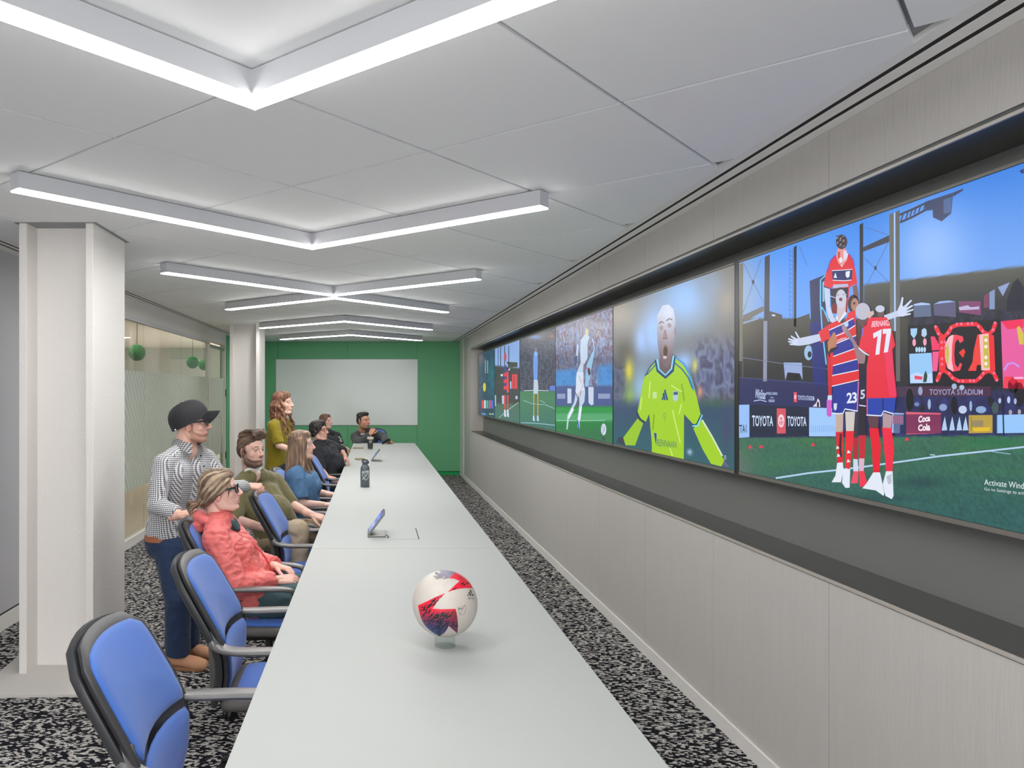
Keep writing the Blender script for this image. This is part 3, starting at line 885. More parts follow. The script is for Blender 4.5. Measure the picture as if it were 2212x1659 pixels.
def streaks(px, py, sx, sy, pal, seed=1):
    n = vnoise(px*sx, py*sy, seed); n2 = vnoise(px*sx*2.3+9, py*sy*2.1, seed+3)
    t = np.clip((n*.65+n2*.35-.2)/.6, 0, .9999)*(len(pal)-1)
    i = t.astype(int); f = (t-i)[..., None]; P_ = np.asarray(pal, float)
    return P_[i]*(1-f)+P_[np.minimum(i+1, len(pal)-1)]*f

class Screen:
    def __init__(self, k, label):
        self.y1, self.y0 = DY[k]-(.034 if k == 5 else .006), DY[k+1]+.006          # far, near
        ym = (self.y0+self.y1)/2
        self.loc = Vector((XS, ym, 0))
        self.o = empty('video_display', (XS, ym, 0), label=label, cat='display', group='video wall displays')
        a, b = self.y0-ym, self.y1-ym
        box('display_housing', .006, .0985, a-.004, b+.004, ZB_-.012, ZT+.012, M['housing'], self.o, bevel=.003)
        bm = bmesh.new()
        for x0, x1, z0, z1 in ((a-.0055, a+.004, ZB_-.014, ZT+.014), (b-.004, b+(.033 if k == 5 else .0055), ZB_-.014, ZT+.014)):
            add_box(bm, -.002, .0055, x0, x1, z0, z1)
        bm_obj('display_bezel', bm, M['bezel'], self.o)
        for z0, z1 in ((ZB_-.018, ZB_-.002), (ZT+.002, ZT+.012)): box('display_edge', -.003, .0055, a+.0045, b-.0045, z0, z1, M['edge'], self.o)
        self.px0, self.px1 = VX+F*XS/(self.y1-.004), VX+F*XS/(self.y0+.004)
        self.L = Layers(self.map)
    def map(self, px, py, ly):
        Y = F*XS/(px-VX)
        return Vector((XS-.0004-.00012*ly, Y, H-(py-VY)*Y/F))-self.loc
    def ground(self, fn, nx, ny):
        Ys = np.linspace(self.y1-.004, self.y0+.004, nx); px = VX+F*XS/Ys
        q = np.linspace(QT, QB, ny)
        PX, Q = np.meshgrid(px, q); PY = VY+Q*(PX-VX)
        col = np.clip(fn(PX, PY), 0, 255)
        base = len(self.L.v)
        for j in range(ny):
            for i in range(nx):
                self.L.v.append(tuple(self.map(PX[j, i], PY[j, i], 0))); self.L.c.append((*lin(col[j, i]), 1))
        for j in range(ny-1):
            for i in range(nx-1):
                a = base+j*nx+i; self.L.f.append((a, a+nx, a+nx+1, a+1))
    def fit(self, x): return min(max(x, self.px0), self.px1)
    def crop(self, ox, oy, k):
        """work in the pixels of a close-up at (ox,oy) magnified k times"""
        s = self
        def C_(pts):
            out = []
            for x, y in pts:
                X = s.fit(ox+x/k); Y_ = oy+y/k
                Y_ = max(VY+(X-VX)*QT, min(VY+(X-VX)*QB, Y_))
                out.append((X, Y_))
            return out
        class K_:
            def poly(_, pts, col, layer=None, step=None): s.L.poly(C_(pts), col, step, layer)
            def line(_, pts, w, col, layer=None): s.L.line(C_(pts), w/k, col, None, layer)
            def oval(_, cx, cy, rx, ry, col, n=16, layer=None): s.L.oval(ox+cx/k, oy+cy/k, rx/k, ry/k, col, n, layer)
            def text(_, body, bl, br, tr, tl, col, bold=.01, layer=None, space=1.0):
                bl, br, tr, tl = C_([bl, br, tr, tl]) if False else [(ox+p[0]/k, oy+p[1]/k) for p in (bl, br, tr, tl)]
                def mp(u, v):
                    return ((bl[0]*(1-u)+br[0]*u)*(1-v)+(tl[0]*(1-u)+tr[0]*u)*v, (bl[1]*(1-u)+br[1]*u)*(1-v)+(tl[1]*(1-u)+tr[1]*u)*v)
                s.L.text(body, 0, 0, 1, 1, col, bold=bold, layer=layer, mapper=mp, space=space)
        return K_()
    def done(self): self.L.build('display_picture', M['display_glow'], self.o)

# ---- nearest display: four players embracing before a stadium
s5 = Screen(5, 'nearest display, footballers in red and blue embracing under a stadium sky')
def bg5(px, py):
    top = VY+(px-VX)*QT
    t = (py-top)/(330+.12*(px-1592))
    sky = lerp((60,132,228), (142,184,250), t*1.15)
    sky = blend(sky, (156,194,255), blob(px, py, 2010, 545, 90, 110, 1.2)*.9)
    sky = blend(sky, (96,164,255), blob(px, py, 1740, 560, 160, 120, 1.0)*.6)
    sky = blend(sky, (178,184,196), blob(px, py, 1600, 640, 55, 130, 1.2)*.7)  # grey haze of a room reflection, painted into the picture's left edge
    roof_top = 606-(px-1943)*.118
    rf = lerp((92,92,84), (52,54,58), (py-roof_top)/70)
    sky = blend(sky, rf, np.clip((py-roof_top)/4+.5, 0, 1)*np.clip((px-1862)/6, 0, 1))
    dark = lerp((74,72,62), (42,42,46), (py-690)/110)
    dark = blend(dark, (112,106,90), blob(px, py, 1600, 700, 60, 90)*.7)  # same reflected haze, painted over the dark stand
    wall_top = 688-(px-1592)*.00
    m = np.clip((py-wall_top)/5+.5, 0, 1)*np.clip((1990-px)/6, 0, 1)
    sky = blend(sky, dark, m)
    und = streaks(px, py, .09, .05, [(24,26,34), (40,42,52), (34,36,60), (60,60,74), (28,28,36)], 5)
    sky = blend(sky, und, np.clip((py-(672-(px-1985)*.03))/6, 0, 1)*np.clip((px-1960)/10, 0, 1))
    bl_ = streaks(px, py, .05, .03, [(34,38,82), (44,50,104), (32,34,66), (48,56,118)], 9)
    navy_top = 815+(px-1592)*.05
    sky = blend(sky, bl_, np.clip((py-navy_top)/4, 0, 1))
    gtop = 946-(px-1592)*.008
    n = vnoise(px*.45, py*.9, 3); n2 = vnoise(px*.012, py*.05, 8)
    gr = lerp((58,108,84), (44,92,88), (py-gtop)/160)
    gr = blend(gr, (64,128,62), (n2*1.5-.6)*np.clip(1-(py-gtop)/90, 0, 1))
    gr = gr*(.86+.28*n[..., None])
    gr = blend(gr, (96,112,100), blob(px, py, 1596, 1010, 50, 60)*.8)  # reflected haze painted on the grass at the left edge
    gr = blend(gr, (30,66,70), blob(px, py, 1990, 1042, 75, 16)*.75)
    gr = blend(gr, (30,66,70), blob(px, py, 1900, 1075, 120, 14)*.5)
    gr = blend(gr, (30,110,70), blob(px, py, 2150, 955, 90, 14)*.7)
    return blend(sky, gr, np.clip((py-gtop)/3+.5, 0, 1))
s5.ground(bg5, 210, 150)
a = s5.crop(1590, 480, 5.53); b = s5.crop(1660, 760, 5.028); c = s5.crop(1900, 360, 4.609); d = s5.crop(1900, 640, 5.186); e = s5.crop(1560, 380, 3.385); g5 = s5.crop(1560, 780, 3.385)
GREY, DK = (84,84,82), (50,50,58)
for pts, col in (([(45,500),(88,480),(75,1659),(30,1659)], (122,118,104)), ([(345,415),(405,385),(395,1659),(330,1659)], (64,64,74)), ([(690,300),(725,275),(720,1250),(692,1250)], (38,38,50)),  # first post paler, the reflection put into its colour
                 ([(1478,30),(1520,5),(1520,1000),(1478,1000)], (52,54,62)), ([(1832,-90),(1885,-115),(1890,1300),(1842,1300)], (108,108,102)), ([(1905,-120),(1955,-145),(1962,1900),(1912,1900)], (98,100,100)),
                 ([(1520,300),(1832,155),(1832,235),(1520,352)], (66,68,76)), ([(85,1112),(332,1000),(332,1060),(85,1200)], (112,110,104))):
    a.poly(pts, col, layer=1)
a.poly([(1886,-110),(1904,-120),(1911,1300),(1891,1300)], (170,200,245), layer=2)
for l_ in ([(95,500),(330,960)], [(300,440),(85,1080)], [(1530,420),(1830,720)], [(1820,240),(1560,760)], [(1540,60),(1820,150)], [(760,290),(850,515)]): a.line(l_, 5, (84,92,120), layer=2)
a.oval(205, 715, 16, 26, (60,66,84), layer=3); a.oval(1668, 548, 16, 26, (60,66,84), layer=3)
for i in range(15): a.line([(640,340+54*i),(682,360+54*i)], 5, (72,90,140), layer=2)
for x in (640, 680): a.line([(x, 320),(x, 1150)], 4, (72,90,140), layer=3)
a.poly([(400,1060),(550,1105),(555,1165),(720,1150),(880,1090),(882,1270),(400,1270)], (74,72,66), layer=1)
a.poly([(430,1100),(470,1105),(470,1125),(430,1120)], (200,215,240), layer=3)
a.poly([(85,1195),(270,1135),(270,1160),(85,1218)], (140,160,190), layer=3)
a.poly([(330,1180),(375,1180),(370,1900),(325,1900)], (140,146,170), layer=3)
# truss and floodlight
c.line([(205,555),(330,500),(470,425)], 22, (62,66,88), layer=2); c.line([(200,480),(330,425),(450,368)], 22, (62,66,88), layer=2)
for x in (215, 265, 305, 345, 390, 440): c.line([(x, 545-(x-205)*.5),(x+24, 470-(x-205)*.46)], 12, (62,66,88), layer=3)
c.poly([(450,352),(735,258),(715,465),(620,545),(535,505),(530,430),(460,440)], (60,70,104), layer=3)
c.poly([(640,330),(725,300),(710,455),(640,470)], (78,104,150), layer=4)
c.poly([(735,258),(840,215),(830,240),(735,300)], (58,66,110), layer=4)
c.poly([(1395,40),(1438,20),(1438,70),(1410,62)], (40,60,120), layer=2)
# stands under the roof
for pts, col in (([(340,1385),(510,1375),(520,1490),(345,1500)], (96,110,140)), ([(540,1370),(760,1345),(765,1500),(545,1480)], (92,90,124)), ([(790,1340),(1010,1340),(1015,1480),(795,1450)], (128,70,112)), ([(1040,1290),(1090,1250),(1090,1400),(1040,1410)], (120,64,96)),
                 ([(1095,1250),(1150,1220),(1150,1420),(1095,1420)], (130,150,190)), ([(1180,1200),(1300,1150),(1230,1290)], (140,160,205)), ([(1390,1250),(1438,1240),(1438,1340),(1390,1330)], (120,140,190))): c.poly(pts, col, layer=3)
c.poly([(340,1385),(510,1375),(500,1362),(420,1352),(345,1368)], (170,195,240), layer=4); c.poly([(540,1370),(760,1345),(700,1332),(600,1340)], (150,175,230), layer=4)
c.poly([(790,1400),(880,1380),(910,1400),(995,1390),(995,1420),(800,1430)], (190,180,215), layer=4)
c.poly([(1270,1330),(1330,1160),(1380,1110),(1438,1200),(1438,1420),(1270,1440)], (30,34,48), layer=4)
# LED board with marquee letters
d.poly([(320,330),(1355,255),(1390,1010),(320,1010)], (26,26,34), layer=2)
R_ = (238,44,54)
d.line([(632,340),(668,420),(720,455),(770,410),(810,345),(880,318),(1090,312),(1130,350),(1165,400),(1225,425),(1275,380),(1302,295)], 46, R_, layer=3)
d.line([(648,945),(680,865),(720,830),(780,865),(820,915),(890,950),(1080,950),(1130,910),(1170,860),(1230,835),(1285,865),(1320,945)], 44, R_, layer=3)
d.poly([(665,450),(742,450),(745,835),(668,835)], R_, layer=4); d.poly([(1225,420),(1285,440),(1300,835),(1232,835)], R_, layer=4)
d.poly([(575,450),(620,450),(668,540),(670,600),(592,608)], (240,60,110), layer=5); d.poly([(595,622),(668,618),(650,840),(595,840)], (244,90,150), layer=5)
d.poly([(735,560),(780,450),(860,430),(935,450),(945,500),(905,525),(880,480),(850,520),(840,640),(850,760),(880,800),(905,745),(930,760),(905,830),(820,845),(760,800),(735,690)], (240,70,90), layer=5)
d.poly([(735,560),(770,470),(800,440),(835,430),(815,560),(812,720),(835,842),(770,810),(738,690)], (246,190,200), layer=6); d.poly([(742,600),(772,510),(785,640),(772,790),(748,700)], (196,190,80), layer=7)
d.poly([(890,630),(945,585),(965,620),(940,690)], (236,60,50), layer=5)
d.poly([(1100,430),(1165,420),(1150,830),(1140,770),(1095,770),(1085,835),(995,835),(1045,735),(1060,600)], (240,64,60), layer=5); d.poly([(1120,430),(1225,415),(1240,830),(1145,830)], (250,190,190), layer=6); d.poly([(1165,445),(1222,445),(1235,800),(1172,800)], (200,186,70), layer=7)
for y in (492, 565, 685, 755): d.oval(1196, y, 18, 22, (255,235,225), 10, layer=8)
for x, y in ((632,340),(662,420),(770,412),(806,355),(870,314),(920,310),(995,306),(1040,303),(1112,340),(1160,390),(1275,375),(1300,298),(702,515),(740,515),(702,582),(740,580),(705,700),(705,762),(680,865),(650,945),(785,865),(822,915),(890,950),(938,950),(1020,945),(1060,945),(1132,912),(1168,862),(1288,858),(1320,940)): d.oval(x, y, 15, 18, (250,110,150), 8, layer=9)
d.poly([(335,645),(585,633),(600,972),(345,976)], (150,200,246), layer=3); d.poly([(345,880),(430,850),(500,880),(592,860),(598,968),(350,970)], (190,215,250), layer=4)
d.poly([(392,888),(485,900),(480,935),(400,930)], (226,70,96), layer=5); d.poly([(500,880),(522,830),(540,890),(530,960),(490,965)], (44,74,60), layer=6)
d.poly([(348,362),(425,358),(420,420),(388,475),(352,430)], (160,205,240), layer=3); d.poly([(475,375),(505,355),(528,375),(532,430),(505,462),(472,440)], (180,205,235), layer=3)
d.oval(390, 518, 20, 42, (240,160,190), layer=3); d.oval(510, 512, 20, 42, (240,160,190), layer=3); [d.oval(418+30*q, 598, 14, 32, (180,215,245), 10, layer=3) for q in range(4)]
d.poly([(1362,280),(1618,255),(1900,228),(1900,1045),(1618,1040),(1388,1030)], (232,92,160), layer=4); d.poly([(1362,280),(1618,255),(1618,350),(1440,370)], (240,40,90), layer=5); d.poly([(1388,1030),(1400,900),(1618,900),(1618,1040)], (242,60,84), layer=5)
d.poly([(1540,350),(1570,330),(1618,420),(1618,540),(1570,540)], (214,190,80), layer=6); d.line([(1400,830),(1440,760),(1500,745),(1570,790)], 22, (200,150,240), layer=6); d.line([(1510,915),(1618,915)], 26, (250,170,215), layer=6)
# fascia, crowd, far hoardings
d.poly([(440,1005),(1250,1010),(1250,1120),(440,1120)], (72,40,66), layer=3); d.text('TOYOTA STADIUM', (560,1105),(1160,1105),(1160,1040),(560,1040), (150,150,190), .02, layer=4)
d.poly([(160,1010),(440,1010),(440,1110),(190,1130)], (70,50,74), layer=2)
for x, y, w, h, col in ((340,1160,42,130,(16,16,20)),(840,1220,38,100,(18,18,26)),(1500,1000,60,90,(22,22,30)),(1300,1250,40,70,(64,84,84)),(1240,1180,30,60,(30,30,44)),(560,1210,18,60,(160,180,215)),(1025,1230,16,60,(150,175,220)),(935,1270,48,46,(190,205,235)),(480,1260,24,40,(30,30,40)),(715,1245,46,40,(140,160,205)),(1140,1270,60,40,(140,170,215)),(1350,1170,16,30,(180,195,235)),(1450,1160,18,40,(190,205,240)),(1525,1175,16,34,(180,200,240)),(420,1210,30,24,(110,130,185)),(460,1060,26,50,(150,165,200)),(840,1010,30,34,(160,180,210)),(925,1020,30,28,(170,190,215)),(1570,1100,60,140,(26,24,34)),(1470,1300,20,30,(170,160,170)),(1570,1295,20,30,(170,160,170))): d.oval(x, y, w, h, col, 10, layer=5)
NV = (30,38,70)
for pts, col in (([(160,1320),(1330,1330),(1330,1530),(160,1540)], (36,44,86)), ([(300,1295),(690,1308),(694,1535),(302,1548)], (222,96,116)), ([(1003,1332),(1270,1330),(1270,1530),(1003,1535)], (216,184,76)), ([(1318,1330),(1618,1322),(2260,1310),(2260,1522),(1618,1530),(1318,1534)], (150,198,250)), ([(150,1305),(275,1310),(270,1440),(235,1440),(230,1535),(140,1530)], (170,190,235))): d.poly(pts, col, layer=6)
d.text('Coca', (435,1420),(572,1400),(572,1325),(440,1340), (240,225,235), .05, layer=7); d.text('Cola', (435,1512),(572,1505),(572,1420),(435,1440), (240,225,235), .05, layer=7)
for x in (735, 820, 900, 970): d.poly([(x-34,1505),(x-24,1440),(x,1345),(x+14,1420),(x+28,1500)], (176,205,240), layer=7)
d.poly([(1035,1390),(1165,1390),(1165,1460),(1035,1460)], (150,134,96), layer=7); d.line([(1030,1350),(1035,1500)], 6, (120,104,60), layer=7); d.poly([(1040,1475),(1240,1465),(1240,1510),(1060,1515)], (226,190,40), layer=7)
d.line([(1380,1100),(1390,1330),(1396,1560)], 16, (24,28,44), layer=8)
for y in (1340, 1385): [d.line([(156+20*q,y),(156+20*q,y+40)], 9, (200,90,120), layer=8) for q in range(6)]
# near hoardings
g5.poly([(108,118),(800,168),(800,338),(108,318)], (38,42,92), layer=2); g5.line([(108,120),(800,170)], 5, (70,80,120), layer=3)
g5.text('WinStar', (238,270),(322,282),(322,212),(246,202), (190,205,240), .02, layer=3); g5.line([(232,292),(280,284),(326,296)], 6, (190,205,240), layer=3)
for i, tx in enumerate(('WORLD CASINO', 'AND', 'RESORT')):
    y = 246+i*27; x0, x1 = ((322,405),(352,376),(342,386))[i]
    g5.text(tx, (x0,y+(0 if i != 1 else -4)),(x1,y+2),(x1,y-18 if i != 1 else y-10),(x0,y-20 if i != 1 else y-12), (176,190,230), .03, layer=3)
g5.poly([(524,226),(548,228),(548,302),(524,298)], (222,80,100), layer=3); g5.oval(536, 262, 7, 18, (250,200,210), 12, layer=4)
g5.text('TOYOTA STADIUM', (554,284),(676,290),(674,256),(554,250), (186,198,236), .02, layer=3)
g5.poly([(662,332),(690,305),(700,272),(714,290),(718,335)], (226,214,226), layer=3); g5.oval(702, 318, 8, 22, (30,26,34), 10, layer=4)
g5.poly([(108,320),(200,318),(200,556),(108,562)], (150,190,246), layer=3); g5.text('TTA1', (110,528),(180,522),(178,464),(110,468), (40,44,60), .01, layer=4)
g5.poly([(204,318),(636,338),(632,550),(204,556)], (26,36,62), layer=3)
g5.text('TOYOTA', (220,478),(374,476),(374,402),(220,396), (206,222,246), .02, layer=4); g5.text('TOYOTA', (478,478),(618,476),(618,408),(478,402), (206,222,246), .02, layer=4)
g5.poly([(401,346),(466,347),(466,529),(401,530)], (214,84,100), layer=4)
def ring(k, cx, cy, rx, ry, w, col, layer):
    k.line([(cx+rx*cos(2*pi*i/24), cy+ry*sin(2*pi*i/24)) for i in range(25)], w, col, layer)
ring(g5, 433, 437, 20, 44, 6, (250,225,235), 5); ring(g5, 433, 437, 8, 40, 5, (250,225,235), 6); ring(g5, 433, 420, 17, 16, 5, (250,225,235), 7)
g5.poly([(637,338),(832,346),(832,550),(637,550)], (158,200,250), layer=3); [g5.line([(654+15*q,470),(654+15*q,520)], 6, (140,178,226), layer=4) for q in range(12)]
a.poly([(80,1400),(90,1400),(84,1900),(74,1900)], (96,96,100), layer=2)
g5.line([(108,-30),(450,20),(800,62)], 5, (110,120,150), layer=3); g5.poly([(450,10),(585,12),(590,140),(568,90),(480,82),(462,140)], (150,170,215), layer=3); g5.poly([(482,88),(566,96),(560,140),(480,140)], (20,22,28), layer=4)
# pylon with a club sign
a.poly([(880,702),(1070,625),(1075,1950),(925,1950)], (42,46,92), layer=2); a.poly([(885,1200),(1075,1180),(1075,1950),(925,1950)], (32,42,120), layer=3)
a.line([(1070,636),(1012,690),(1010,960),(1030,1280),(1080,1700)], 16, (110,196,236), layer=4); a.line([(1025,1012),(1060,1080),(1110,1190)], 20, (110,196,236), layer=4); a.poly([(1035,720),(1056,700),(1056,950),(1036,950)], (120,200,240), layer=4)
a.poly([(1035,1030),(1100,1180),(1110,1290),(1040,1250)], (92,60,70), layer=5)
a.oval(868, 1560, 52, 90, (150,190,225), 16, layer=3); a.oval(880, 1580, 24, 40, (30,36,50), 8, layer=4)
# line and cones
g5.line([(392,856),(640,818),(860,795),(1040,772),(1260,742),(1600,694),(1900,662),(2207,628),(2640,578)], 13, (176,206,236), layer=1); g5.line([(1960,660),(2110,680)], 6, (150,185,205), layer=1)
for x, y in ((205,630),(284,626),(664,612),(1352,573)): g5.poly([(x-15,y+10),(x-7,y-13),(x+8,y-13),(x+18,y+8)], (216,58,76), layer=2)
g5.line([(1520,684),(1558,688)], 7, (190,215,225), layer=2)
# the players: back man riding high
SK, SKP, RD, BL, WH = (226,150,146), (196,206,232), (224,42,52), (34,52,150), (226,232,246)
a.poly([(1190,390),(1130,450),(1085,580),(1050,765),(1140,798),(1165,760),(1150,1090),(1330,1090),(1360,780),(1385,760),(1452,735),(1440,640),(1400,430),(1340,372),(1268,540)], RD, layer=10)
a.poly([(1152,575),(1395,560),(1388,690),(1300,700),(1158,690)], (38,42,104), layer=11); a.line([(1150,578),(1280,572),(1395,562)], 9, WH, layer=12); a.line([(1158,692),(1300,700),(1385,690)], 9, WH, layer=12)
a.poly([(1130,795),(1345,780),(1340,900),(1140,1000)], (46,36,64), layer=11); a.line([(1128,880),(1240,920),(1330,860)], 7, WH, layer=12); a.poly([(1140,1000),(1330,920),(1330,1090),(1150,1090)], (120,34,48), layer=11)
a.poly([(1165,745),(1340,735),(1350,770),(1165,790)], (176,186,214), layer=12)
a.line([(1212,380),(1225,440),(1268,530),(1320,450),(1338,372)], 16, WH, layer=13); a.line([(1188,392),(1130,465),(1095,600)], 12, (90,80,190), layer=12); a.line([(1352,376),(1400,440),(1420,520)], 12, (110,80,190), layer=12)
a.poly([(1172,665),(1192,600),(1212,665)], WH, layer=13); a.poly([(1315,590),(1368,580),(1360,650),(1338,668),(1315,645)], WH, layer=13)
a.line([(1050,765),(1138,796)], 10, (36,46,120), layer=13)
a.oval(1268, 395, 62, 118, SK, 20, layer=14); a.poly([(1290,340),(1330,340),(1328,420),(1290,480)], (226,214,230), layer=15); a.oval(1258, 452, 22, 34, (236,226,232), 10, layer=16); a.poly([(1220,360),(1250,350),(1248,440),(1225,430)], (206,70,66), layer=15)
a.oval(1268, 235, 68, 88, (74,64,70), 20, layer=17)
for i in range(26): a.oval(1214+((i*37)%110), 165+((i*53)%130), 9, 9, (150,138,140) if i % 2 else (44,38,48), 7, layer=18)
a.poly([(1060,778),(1125,800),(1128,1000),(1170,1130),(1212,1180),(1190,1225),(1130,1185),(1098,1100),(1065,920)], SKP, layer=13)
a.poly([(1398,765),(1448,742),(1470,850),(1466,985),(1432,965),(1408,860)], (126,86,84), layer=13)
# second back figure between
a.oval(1410, 975, 70, 110, (52,40,44), 16, layer=13); a.oval(1425, 985, 46, 80, (176,126,110), 14, layer=14); a.oval(1418, 970, 14, 16, (36,26,30), 8, layer=15)
# man in hoops, arms out
e.poly([(846,1058),(790,1082),(706,1142),(726,1224),(780,1192),(792,1290),(806,1540),(1006,1492),(1002,1340),(986,1200),(978,982),(930,996),(895,1082)], RD, layer=15)
for p in ([(786,1128),(966,1040),(978,1092),(796,1186)], [(806,1240),(984,1166),(988,1258),(816,1320)], [(814,1388),(998,1338),(1002,1420),(809,1460)]): e.poly(p, (40,48,150), layer=16)
for p in ([(786,1128),(880,1086),(966,1040)], [(796,1186),(890,1150),(978,1092)], [(806,1240),(984,1166)], [(816,1320),(988,1258)], [(814,1388),(998,1338)], [(809,1460),(1002,1420)], [(806,1538),(1004,1492)]): e.line(p, 7, WH, layer=17)
e.poly([(895,1070),(925,1066),(928,1095),(910,1110),(896,1096)], (190,206,240), layer=18); e.text('children', (846,1215),(912,1190),(912,1172),(846,1196), (210,215,240), .02, layer=18)
a.poly([(1215,955),(1322,955),(1312,1110),(1232,1190),(1212,1100)], (206,184,192), layer=16); a.oval(1255, 850, 72, 72, (54,48,54), 18, layer=15); a.oval(1262, 915, 64, 112, (198,200,220), 20, layer=17); a.oval(1258, 922, 22, 22, (110,70,76), 10, layer=18); a.oval(1225, 870, 12, 5, (90,80,90), 8, layer=18); a.oval(1290, 862, 12, 5, (90,80,90), 8, layer=18)
a.poly([(1232,1190),(1212,1100),(1196,1150),(1240,1200),(1330,1090),(1312,1060)], WH, layer=17)
e.poly([(714,1155),(728,1204),(640,1232),(570,1242),(550,1232),(552,1190)], SKP, layer=16)
for f_ in ([(560,1190),(535,1140),(545,1140),(575,1190)], [(560,1195),(505,1165),(508,1178),(555,1215)], [(555,1205),(488,1185),(488,1197),(552,1222)], [(552,1215),(486,1206),(487,1216),(552,1232)], [(556,1222),(496,1226),(500,1236),(566,1242)]): e.poly(f_, (206,216,240), layer=17)
e.poly([(1186,1020),(1285,985),(1300,1000),(1290,1028),(1200,1060)], SKP, layer=12); e.poly([(1285,985),(1305,940),(1340,960),(1345,1000),(1330,1028),(1290,1028)], (206,216,240), layer=13)
for f_ in ([(1300,965),(1318,885),(1330,890),(1322,960)], [(1325,960),(1384,905),(1394,912),(1342,972)], [(1335,972),(1396,942),(1400,952),(1344,990)], [(1340,990),(1402,972),(1404,982),(1342,1006)], [(1335,1004),(1384,1004),(1384,1014),(1330,1026)]): e.poly(f_, (206,216,240), layer=14)
# shorts and legs of the man in hoops
g5.poly([(815,186),(1006,148),(996,372),(900,356),(886,388),(806,382)], BL, layer=16); g5.line([(808,380),(850,385),(888,382),(902,350),(996,366)], 9, WH, layer=17); g5.line([(1002,150),(992,366)], 8, (220,120,180), layer=17)
g5.text('23', (915,310),(990,306),(990,226),(915,232), WH, .03, layer=18, space=.9); g5.poly([(820,310),(845,308),(842,350),(830,364),(820,345)], (210,215,235), layer=18)
for p, col in (([(832,384),(890,384),(886,520),(836,520)], (196,170,160)), ([(904,370),(976,370),(966,512),(910,512)], (206,200,196)), ([(836,518),(889,515),(886,740),(845,745)], (216,30,48)), ([(907,512),(969,510),(956,640),(936,792),(904,778)], (236,36,52)), ([(845,744),(886,740),(892,800),(872,886),(804,886),(832,838)], WH), ([(890,790),(940,790),(936,926),(906,928),(880,890)], WH)): g5.poly(p, col, layer=15)
for x, y in ((850,632),(856,690),(930,664),(928,730)): g5.poly([(x-14,y+12),(x-6,y-14),(x+16,y+6)], (222,230,245), layer=16)
g5.line([(872,530),(866,640),(874,700)], 16, (70,26,40), layer=16)
# hidden players
g5.poly([(1004,70),(1062,40),(1056,332),(1004,322)], (30,32,58), layer=12); g5.text('5', (1014,280),(1048,274),(1048,206),(1014,212), (196,204,226), .03, layer=13); g5.line([(1004,322),(1056,330)], 7, WH, layer=13)
for p, col in (([(1000,335),(1056,335),(1052,545),(1004,540)], (44,36,46)), ([(966,400),(1000,380),(994,560),(966,560)], (60,52,60)), ([(1000,545),(1056,540),(1046,712),(1004,712)], (196,36,56)), ([(962,560),(996,560),(992,720),(964,715)], (176,36,54)), ([(1004,712),(1044,712),(1038,804),(1004,804)], (220,180,205)), ([(962,716),(994,716),(1000,806),(962,806)], (206,216,240)), ([(944,896),(966,804),(1000,806),(994,892)], (238,80,104)), ([(1008,916),(1004,800),(1040,800),(1062,890),(1032,918)], (238,52,76))): g5.poly(p, col, layer=12)
g5.poly([(772,-60),(806,0),(804,250),(782,252),(776,120)], (206,36,48), layer=14); g5.poly([(776,250),(806,250),(806,285),(774,285)], (206,220,240), layer=14); g5.poly([(768,284),(806,282),(802,404),(782,408),(768,392)], (206,92,196), layer=14)
# player with 77 on his back
e.poly([(1080,1034),(1210,1034),(1246,1130),(1272,1240),(1256,1262),(1244,1272),(1262,1420),(1281,1600),(1279,1622),(1060,1626),(1062,1400),(1078,1300),(1004,1258),(1034,1112)], (230,40,64), layer=20)
e.poly([(1190,1100),(1240,1140),(1262,1420),(1280,1610),(1230,1620),(1200,1400)], (236,52,92), layer=21)
e.line([(1004,1258),(1040,1290),(1078,1312)], 9, WH, layer=22); e.line([(1036,1112),(1030,1170)], 12, (150,90,200), layer=21)
e.text('BERNARD', (1096,1106),(1238,1094),(1222,1054),(1104,1062), (244,190,206), .03, layer=22)
e.poly([(1110,1152),(1173,1120),(1171,1156),(1156,1304),(1126,1309),(1143,1170),(1112,1190)], WH, layer=23); e.poly([(1180,1120),(1242,1116),(1240,1150),(1218,1288),(1188,1293),(1207,1151),(1182,1157)], WH, layer=23)
e.oval(1034, 990, 54, 62, (186,186,204), 20, layer=21); e.oval(1034, 1062, 36, 44, (96,72,76), 14, layer=20); e.poly([(1060,1000),(1112,985),(1118,1010),(1078,1045)], (206,180,180), layer=22)
e.oval(1160, 972, 34, 26, (196,204,226), 14, layer=19); e.oval(1166, 1004, 26, 30, (104,80,84), 12, layer=18)
e.poly([(884,1094),(896,1088),(930,1128),(992,1236),(1058,1290),(1046,1372),(1000,1372),(958,1220),(900,1150)], (150,122,128), layer=19)
for f_ in ([(884,1110),(878,1096),(890,1092),(925,1130)], [(890,1140),(880,1110),(892,1106),(920,1150)]): e.poly(f_, (170,142,148), layer=20)
e.poly([(776,1216),(820,1140),(832,1148),(838,1180),(846,1190),(838,1250),(800,1262),(780,1290)], (186,124,92), layer=19); e.poly([(776,1262),(838,1250),(850,1262),(800,1296),(770,1290)], (34,32,44), layer=18)
g5.poly([(1060,272),(1276,266),(1262,392),(1182,368),(1170,408),(1060,398)], (36,66,170), layer=19); g5.line([(1060,394),(1120,398),(1170,400),(1186,364),(1260,386)], 9, WH, layer=20); g5.line([(1066,276),(1066,392)], 8, (230,80,110), layer=20); g5.line([(1180,270),(1182,366)], 12, (26,44,120), layer=20)
